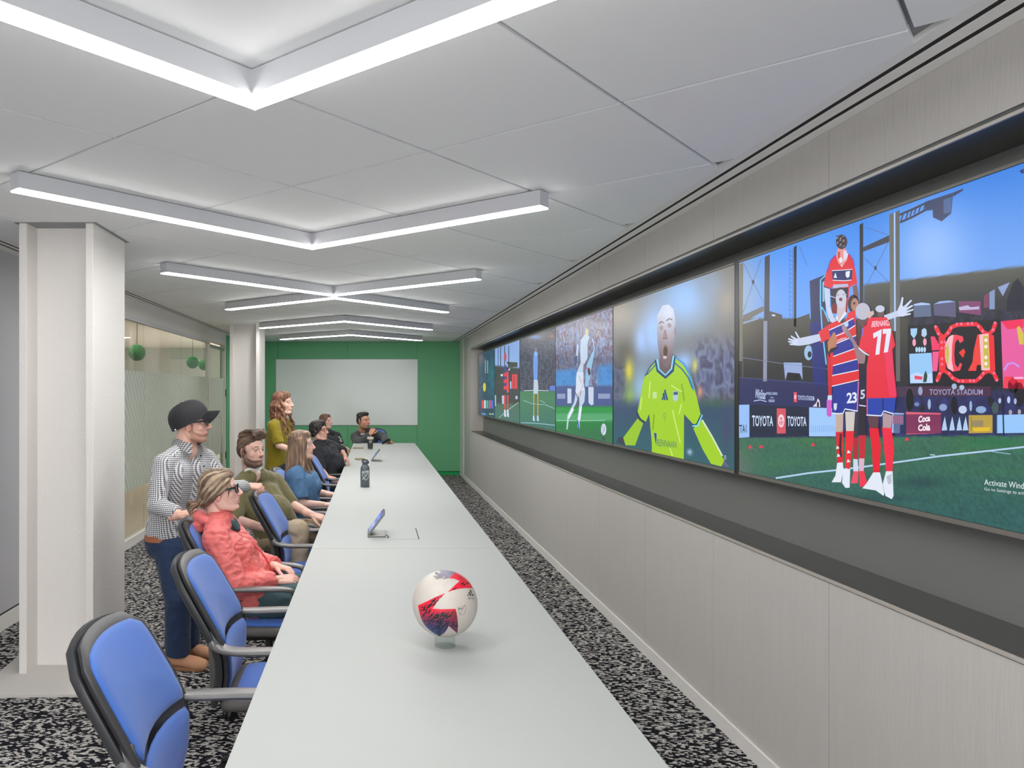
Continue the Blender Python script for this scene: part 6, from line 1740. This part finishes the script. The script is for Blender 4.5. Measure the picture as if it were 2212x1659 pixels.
# ---- bearded man in the olive sweater
def person_olive():
    J = dict(neck=W(545,1019,5.78), shR=W(510,1054,5.66), shL=W(593,1040,6.0), chest=W(556,1078,5.78), belly=W(586,1115,5.72), pelvis=W(602,1150,5.76),
             elR=V3((-1.0,5.52,.72)), wrR=V3((-.80,5.40,.69)), elL=W(628,1089,5.96), wrL=W(674,1112,5.74),
             hipR=V3((-.70,5.66,.57)), hipL=V3((-.64,5.86,.57)), knR=W(642,1148,5.36), knL=V3((-.30,5.74,.60)), anR=V3((-.545,5.34,.10)), anL=V3((-.22,5.72,.10)), toe=V3((.8,-.6,0)))
    P_ = Person('person', (-.70,5.76,0), 'seated bearded man with swept-up brown hair in an olive sweater and khaki trousers')
    Mh = Matrix.Translation(W(543,973,5.76)) @ frame_from((.80,-.60,.06), (-.04,.02,1)) @ Matrix.Scale(1.10, 4)
    hL = hand_prims(J['wrL'], V3((.85,-.35,-.18)), V3((.1,-.3,.95)), -1, curls=(25,30,20), scale=1.05)
    hR = hand_prims(J['wrR'], V3((.8,-.3,-.2)), V3((.1,-.3,.95)), 1, curls=(25,30,20), scale=1.05)
    body(P_, J, Mh, (232,190,174), .009, .0034, [hL, hR], male=True, hc=dict(brow=(62,46,38), beard=(74,54,44), lips=(196,124,116)), arm=(.05,.043,.042,.028), w=1.04)
    eyes(Mh, P_.o, P_.loc, (96,110,120))
    S_ = Sculpt(); fw, lat, up = torso_prims(S_, J, .016, hem=.02, belly=.012, w=1.06)
    arm_prims(S_, J['shL'], J['elL'], J['wrL'], .024, upto=1.12); arm_prims(S_, J['shR'], J['elR'], J['wrR'], .022, upto=1.12)
    sw = cloth(P_, 'sweater', S_, .0085, M['olive'], 4, (.006, 12, (1,1,.7)))
    nk = J['neck']
    S_ = Sculpt(); pts = []; rs = []
    for i in range(11):
        a = radians(50+260*i/10); d = fw*cos(a)+lat*sin(a); back = (1-cos(a))/2
        pts.append(nk+d*.082+V3((0,0,-.040+.052*back))); rs.append(.017)
    S_.chain(pts, rs)
    cloth(P_, 'collar', S_, .006, M['olive'], 2, parent=sw)
    S_ = Sculpt(); S_.chain([nk+(fw*cos(a)+lat*sin(a))*.072+V3((0,0,.010-.044*max(0, cos(a))**2)) for a in (2*pi*i/16 for i in range(17))], [.015]*17); S_.chain([nk+fw*.074-V3((0,0,.03)), nk+fw*.100-V3((0,0,.075))], [.020,.016])
    cloth(P_, 'undershirt', S_, .006, M['white_cloth'], 2)
    S_ = Sculpt(); leg_prims(S_, J, .012, r=(.092,.074,.072,.060), upto=.97)
    for s in (-1, 1): S_.ell(J['pelvis']+lat*s*.08-V3((0,0,.02)), (.125,.125,.09))
    cloth(P_, 'trousers', S_, .009, M['khaki'], 3, (.007, 13, (1,1,1)))
    for s in 'LR': shoe(P_, J['an'+s], (.8,-.6), M['dark_shoe'], M['c_black'])
    S_ = Sculpt(Mh); cap_shell(S_, .0, front=False)
    S_.ell((.020,0,.098), (.068,.062,.040)); S_.ell((.058,0,.104), (.040,.055,.034)); S_.chain([(.086,-.034,.112),(.094,.0,.120),(.086,.034,.110)], [.018,.021,.017]); S_.ell((-.03,0,.100), (.07,.066,.035))
    for i in range(7):
        y = (i-3)*.017; S_.chain([(.074,y,.078),(.090,y*1.05,.104),(.068,y*1.05,.136),(.01,y,.136),(-.05,y,.118)], [.008,.011,.012,.012,.010])
    hair_obj(P_, S_, .0038, (84,66,54), (122,98,80), Mh=Mh, amp=.002, scale=50, streak=30, swept=True)
person_olive()

# ---- long-haired woman in the blue blouse
def person_blue():
    J = dict(neck=V3((-.640,6.66,1.008)), shR=V3((-.668,6.49,.922)), shL=V3((-.64,6.83,.922)), chest=V3((-.610,6.66,.850)), belly=V3((-.600,6.66,.705)), pelvis=V3((-.595,6.68,.575)),
             elR=W(650,1088,6.42), wrR=W(700,1090,6.46), elL=V3((-.53,6.96,.73)), wrL=V3((-.37,6.88,.715)),
             hipR=V3((-.57,6.58,.555)), hipL=V3((-.57,6.78,.555)), knR=V3((-.15,6.56,.575)), knL=V3((-.15,6.80,.575)), anR=V3((-.14,6.56,.10)), anL=V3((-.14,6.80,.10)), toe=V3((1,0,0)))
    P_ = Person('person', (-.60,6.67,0), 'seated smiling woman with very long light brown hair in a denim blue blouse')
    Mh = Matrix.Translation(W(651,961,6.64)) @ frame_from((1,-.04,.08), (-.08,0,1)) @ Matrix.Scale(1.04, 4)
    hR = hand_prims(J['wrR'], V3((.95,.15,-.05)), V3((0,-.2,.97)), 1, curls=(18,25,18), scale=.95)
    hL = hand_prims(J['wrL'], V3((.95,-.15,-.05)), V3((0,.2,.97)), -1, curls=(18,25,18), scale=.95)
    body(P_, J, Mh, (232,192,176), .009, .0036, [hR, hL], hc=dict(brow=(120,92,74), lips=(196,112,106)), hp=dict(smile=1), arm=(.047,.040,.039,.026), w=.96)
    eyes(Mh, P_.o, P_.loc, (90,110,120))
    S_ = Sculpt(); torso_prims(S_, J, .022, fem=True, hem=.0, w=1.0)
    arm_prims(S_, J['shR'], J['elR'], J['wrR'], .036, upto=.86); arm_prims(S_, J['shL'], J['elL'], J['wrL'], .036, upto=.86)
    cloth(P_, 'blouse', S_, .0085, M['bluetop'], 3, (.010, 11, (1,1,.7)))
    S_ = Sculpt(); leg_prims(S_, J, .010, upto=.98)
    for s in (-1, 1): S_.ell(J['pelvis']+V3((0,s*.075,-.02)), (.13,.115,.10))
    cloth(P_, 'trousers', S_, .009, M['black_cloth'], 3)
    for s in 'LR': shoe(P_, J['an'+s], (1,0), M['dark_shoe'], M['c_black'])
    S_ = Sculpt(Mh); cap_shell(S_, .004); r_ = random.Random(5)
    for k in range(46):
        a = radians(58+244*(k+.5)/46); ca, sa = cos(a), sin(a)
        fr = ca > .1
        end = (-.33 if not fr else -.36)-r_.uniform(0, .06)
        out = .0 if not fr else .02
        pts = [(-.01+.05*ca, .045*sa, .095), (-.010+.080*ca, .076*sa, .050), (-.020+.085*ca, .084*sa, -.02), (-.035+.082*ca+out*.3, .090*sa, -.10), (-.055+.085*ca+out*2.0, .105*sa, -.20), (-.075+.095*ca+out*4.5, .105*sa+r_.uniform(-.01,.01), end)]
        S_.chain(pts, [.012,.014,.014,.0145,.013,.004])
    for y in (-1, 1): S_.chain([(.052,y*.045,.070), (.046,y*.074,.015), (.030,y*.082,-.06), (.045,y*.090,-.15), (.075,y*.085,-.26), (.10,y*.075,-.33)], [.013,.012,.013,.014,.012,.004])
    hair_obj(P_, S_, .0045, (116,92,76), (170,138,110), Mh=Mh, amp=.004, scale=40, streak=20)
person_blue()

# ---- standing woman in the mustard knit
def person_mustard():
    J = dict(neck=W(606,905,8.12), shR=W(591,921,7.99), shL=W(617,917,8.29), chest=W(602,940,8.14), belly=W(601,975,8.14), pelvis=W(600,1008,8.15),
             elR=W(602,962,7.93), wrR=W(652,981,7.97), elL=V3((-.90,8.46,1.08)), wrL=V3((-.80,8.36,.93)),
             hipR=W(597,1020,8.06), hipL=W(604,1020,8.24), knR=V3((-1.02,8.06,.46)), knL=V3((-.99,8.26,.46)), anR=V3((-1.03,8.08,.09)), anL=V3((-1.0,8.28,.09)), toe=V3((.95,-.3,0)))
    P_ = Person('person', (J['pelvis'].x, J['pelvis'].y, 0), 'standing woman with long curly auburn hair in a mustard knit top')
    Mh = Matrix.Translation(W(611,872,8.12)) @ frame_from((.97,-.22,.12), (-.1,0,1)) @ Matrix.Scale(1.04, 4)
    hR = hand_prims(J['wrR'], V3((.97,.1,-.08)), V3((0,-.2,.97)), 1, curls=(30,40,25), scale=.95)
    hL = hand_prims(J['wrL'], V3((.5,-.3,-.8)), V3((.6,.4,.5)), -1, curls=(25,30,20), scale=.95)
    body(P_, J, Mh, (230,188,170), .010, .004, [hR, hL], hc=dict(brow=(110,70,52), lips=(204,116,108)), hp=dict(smile=1), w=.92)
    eyes(Mh, P_.o, P_.loc)
    S_ = Sculpt(); torso_prims(S_, J, .012, fem=True, hem=.0, w=.94)
    arm_prims(S_, J['shR'], J['elR'], J['wrR'], .020, upto=.95); arm_prims(S_, J['shL'], J['elL'], J['wrL'], .020, upto=.95)
    cloth(P_, 'knit_top', S_, .009, M['mustard'], 3, (.005, 14, (1,1,.7)))
    S_ = Sculpt(); leg_prims(S_, J, .012, upto=.97)
    for s in (-1, 1): S_.ell(J['pelvis']+V3((0,s*.07,-.045)), (.125,.115,.13))
    cloth(P_, 'trousers', S_, .010, M['black_cloth'], 3)
    for s in 'LR': shoe(P_, J['an'+s], (.95,-.3), M['dark_shoe'], M['c_black'])
    S_ = Sculpt(Mh); cap_shell(S_, .008); r_ = random.Random(9)
    for k in range(40):
        a = radians(64+232*(k+.5)/40); ca, sa = cos(a), sin(a); ph = r_.uniform(0, 6.28); n = 13
        pts = []; rs = []
        for i in range(n):
            t = i/(n-1); z = .09-.40*t-r_.uniform(0, .01); w_ = .055+.045*min(1, t*4)+.018*t
            c_ = .012*min(1, t*3)
            pts.append((-.018+w_*ca*1.05+c_*cos(ph+t*22)+(.03*t if ca > 0 else -.012*t), w_*sa+c_*sin(ph+t*22), z)); rs.append(.0105*(1-.55*t))
        S_.chain(pts, rs)
    hair_obj(P_, S_, .0055, (104,66,48), (156,106,78), Mh=Mh, amp=.005, scale=45, streak=18)
person_mustard()

# ---- woman with glasses in the black sweatshirt
def person_glasses():
    J = dict(neck=W(691,958,9.2), shR=W(681,975,9.02), shL=W(712,965,9.38), chest=W(701,986,9.2), belly=W(711,1006,9.2), pelvis=W(713,1026,9.22),
             elR=W(692,1012,8.94), wrR=W(707,1030,8.78), elL=W(737,976,9.46), wrL=W(745,984,9.26),
             hipR=V3((-.52,9.12,.58)), hipL=V3((-.50,9.32,.58)), knR=V3((-.16,9.05,.59)), knL=V3((-.14,9.30,.60)), anR=V3((-.15,9.05,.10)), anL=V3((-.14,9.30,.10)), toe=V3((1,0,0)))
    P_ = Person('person', (-.54,9.2,0), 'seated person with black hair, thin glasses and a loose black sweatshirt')
    Mh = Matrix.Translation(W(689,931,9.18)) @ frame_from((.93,-.32,.14), (-.12,0,1)) @ Matrix.Scale(1.04, 4)
    hR = hand_prims(J['wrR'], V3((.75,-.5,-.15)), V3((0,-.2,.97)), 1, curls=(20,30,20))
    hL = hand_prims(J['wrL'], V3((.45,-.35,-.75)), V3((.8,-.2,.5)), -1, curls=(15,25,18))
    body(P_, J, Mh, (224,178,158), .010, .0042, [hR, hL], hc=dict(brow=(40,32,30), lips=(190,110,104)), arm=(.05,.042,.041,.028), w=1.02)
    eyes(Mh, P_.o, P_.loc, (40,30,26))
    S_ = Sculpt(); torso_prims(S_, J, .034, fem=True, hem=.0, belly=.015, w=1.08)
    arm_prims(S_, J['shR'], J['elR'], J['wrR'], .036, upto=1.05); arm_prims(S_, J['shL'], J['elL'], J['wrL'], .036, upto=1.15)
    cloth(P_, 'sweatshirt', S_, .010, M['black_cloth'], 4, (.012, 9, (1,1,.8)))
    S_ = Sculpt(); leg_prims(S_, J, .014, upto=.97)
    for s in (-1, 1): S_.ell(J['pelvis']+V3((0,s*.075,-.02)), (.13,.12,.10))
    cloth(P_, 'trousers', S_, .010, M['grey_jeans'], 3)
    for s in 'LR': shoe(P_, J['an'+s], (1,0), M['dark_shoe'], M['c_black'])
    S_ = Sculpt(Mh); cap_shell(S_, .008)
    for y in (-1, 1): S_.chain([(.056,y*.036,.080), (.056,y*.066,.040), (.022,y*.084,.0), (-.03,y*.080,-.03)], [.020,.016,.014,.016])
    S_.ell((-.055,0,-.03), (.052,.062,.04)); S_.chain([(.05,-.03,.10),(.072,.0,.094),(.066,.035,.076)], [.018,.018,.014])
    hair_obj(P_, S_, .0048, (30,27,28), (70,62,62), Mh=Mh, amp=.004, scale=40)
    glasses(P_, Mh, (120,84,66), .0020, lens=False, rnd=.75, wd=.048, ht=.040)
person_glasses()

# ---- woman in the black printed T-shirt
def person_tee():
    J = dict(neck=W(707,932,12.0), shR=W(701,945,11.82), shL=W(727,942,12.16), chest=W(715,955,12.0), belly=W(717,975,12.0), pelvis=W(718,992,12.0),
             elR=V3((-.70,11.66,.74)), wrR=V3((-.50,11.60,.80)), elL=W(737,965,12.12), wrL=W(748,971,11.94),
             hipR=V3((-.62,11.9,.56)), hipL=V3((-.60,12.1,.56)), knR=V3((-.16,11.9,.58)), knL=V3((-.16,12.1,.58)), anR=V3((-.15,11.9,.1)), anL=V3((-.15,12.1,.1)), toe=V3((1,0,0)))
    P_ = Person('person', (-.65,12.0,0), 'seated woman with straight brown hair in a black T-shirt with a white print')
    Mh = Matrix.Translation(W(704,910,11.98)) @ frame_from((.88,-.46,.12), (-.1,.03,1)) @ Matrix.Scale(1.0, 4)
    hL = hand_prims(J['wrL'], V3((.8,-.4,-.3)), V3((.2,0,.95)), -1, curls=(20,30,20)); hR = hand_prims(J['wrR'], V3((.8,.1,-.1)), V3((0,0,1)), 1, curls=(20,30,20))
    body(P_, J, Mh, (226,182,164), .011, .005, [hL, hR], hc=dict(brow=(100,76,60), lips=(196,116,108)), w=.94)
    eyes(Mh, P_.o, P_.loc)
    S_ = Sculpt(); fw, lat, up = torso_prims(S_, J, .014, fem=True, hem=.0, w=.96)
    arm_prims(S_, J['shR'], J['elR'], J['wrR'], .022, upto=.8); arm_prims(S_, J['shL'], J['elL'], J['wrL'], .022, upto=.8)
    ts = cloth(P_, 'tshirt', S_, .011, M['black_cloth'], 3, (.006, 11))
    Lt = Layers(lambda u, v, ly: J['chest']+fw*(.160+.002*ly)+lat*u+up*v-P_.loc)
    for u0, v0, w_, h_ in ((-.030,.060,.050,.020),(.012,.030,.040,.022),(-.010,.008,.050,.016),(.030,-.010,.036,.018)): Lt.poly([(u0,v0),(u0+w_,v0),(u0+w_,v0+h_),(u0,v0+h_)], (220,220,218), layer=1)
    Lt.build('chest_print', M['print'], ts)
    S_ = Sculpt(); leg_prims(S_, J, .012, upto=.97)
    for s in (-1, 1): S_.ell(J['pelvis']+V3((0,s*.07,-.02)), (.12,.11,.1))
    cloth(P_, 'trousers', S_, .012, M['black_cloth'], 3)
    for s in 'LR': shoe(P_, J['an'+s], (1,0), M['dark_shoe'], M['c_black'])
    S_ = Sculpt(Mh); cap_shell(S_, .002)
    for y in (-1, 1):
        S_.chain([(.055,y*.024,.088), (.050,y*.066,.036), (.010,y*.080,-.01), (-.04,y*.070,-.05), (-.06,y*.05,-.15)], [.018,.014,.014,.016,.010])
    S_.chain([(-.06,0,-.03),(-.075,0,-.10),(-.08,0,-.17)], [.05,.04,.02])
    hair_obj(P_, S_, .0055, (96,72,58), (130,100,82), Mh=Mh, amp=.003)
person_tee()

# ---- man at the end of the table, hand on his shoulder, phone in the other
def person_end():
    K_ = 1.17
    J = dict(neck=W(783,932,13.50), shR=W(766,944,13.48), shL=W(816,939,13.50), chest=W(789,953,13.55), belly=V3((-.155,13.58,.66)), pelvis=V3((-.15,13.62,.55)),
             elR=W(774,957,13.22), wrR=W(800,938,13.30), elL=W(830,946,13.40), wrL=W(838,956.5,13.10),
             hipR=V3((-.24,13.55,.56)), hipL=V3((-.06,13.55,.56)), knR=V3((-.26,13.36,.55)), knL=V3((-.04,13.36,.55)), anR=V3((-.26,13.40,.10)), anL=V3((-.04,13.40,.10)), toe=V3((0,-1,0)))
    P_ = Person('person', (-.15,13.6,0), 'dark-haired man in a charcoal sweater at the far end of the table')
    Mh = Matrix.Translation(W(785,909,13.42)) @ frame_from((.76,-.64,.08), (-.05,.02,1)) @ Matrix.Scale(1.24, 4)
    hR = hand_prims(J['wrR'], V3((.45,.35,.82)), V3((-.2,-.95,.1)), -1, curls=(50,55,30), scale=1.18)
    hL = hand_prims(J['wrL'], V3((.55,-.6,.15)), V3((.5,.2,.85)), -1, curls=(50,50,30), scale=1.15)
    body(P_, J, Mh, (206,152,126), .011, .005, [hR, hL], male=True, hc=dict(brow=(36,28,26), beard=(150,110,92), lips=(170,100,92)), arm=(.055,.046,.045,.032), w=1.08)
    eyes(Mh, P_.o, P_.loc, (40,30,26))
    S_ = Sculpt(); fw, lat, up = torso_prims(S_, J, .022, hem=.0, w=1.12)
    arm_prims(S_, J['shR'], J['elR'], J['wrR'], .024, r=(.056,.050,.048,.036), upto=1.9); arm_prims(S_, J['shL'], J['elL'], J['wrL'], .024, r=(.056,.050,.048,.036), upto=1.85)
    cloth(P_, 'sweater', S_, .011, M['charcoal_knit'], 4, (.009, 9))
    nk = J['neck']; S_ = Sculpt(); pts = [nk+(fw*cos(a)+lat*sin(a))*.082+V3((0,0,-.004-.022*cos(a))) for a in (2*pi*i/14 for i in range(15))]
    S_.chain(pts, [.013]*15); cloth(P_, 'shirt_collar', S_, .006, M['white_cloth'], 2)
    S_ = Sculpt(); leg_prims(S_, J, .012, upto=.97)
    for s in (-1, 1): S_.ell(J['pelvis']+V3((s*.08,0,-.02)), (.12,.12,.1))
    cloth(P_, 'trousers', S_, .012, M['black_cloth'], 3)
    for s in 'LR': shoe(P_, J['an'+s], (0,-1), M['dark_shoe'], M['c_black'])
    S_ = Sculpt(Mh); cap_shell(S_, -.004, front=False); S_.ell((.024,0,.090), (.060,.060,.034)); S_.ell((.055,.0,.094), (.036,.050,.026)); S_.ell((-.03,0,.085), (.075,.068,.040))
    for y in (-1, 1): S_.ell((.006,y*.066,.030), (.016,.012,.030))
    hair_obj(P_, S_, .0055, (36,31,30), (64,56,54), Mh=Mh, amp=.006, scale=60)
    wl_ = J['wrL']
    ph = empty('smartphone', (wl_.x+.01, wl_.y-.17, wl_.z+.045), label='dark smartphone held by the man at the far table end', cat='phone')
    bm = bmesh.new(); add_box(bm, -.125, .035, -.04, .04, 0, .010, .003)
    Rp = Matrix.Rotation(radians(-24), 4, 'Y') @ Matrix.Rotation(radians(20), 4, 'X')
    for v in bm.verts: v.co = Rp @ v.co
    bm_obj('phone_case', bm, mat('phone_case_slate', (62,74,86), .35), ph)
    bm = bmesh.new(); add_box(bm, -.120, .030, -.035, .035, .0102, .0112)
    for v in bm.verts: v.co = Rp @ v.co
    bm_obj('phone_screen', bm, mat('phone_screen_black', (16,18,22), .1), ph)
person_end()
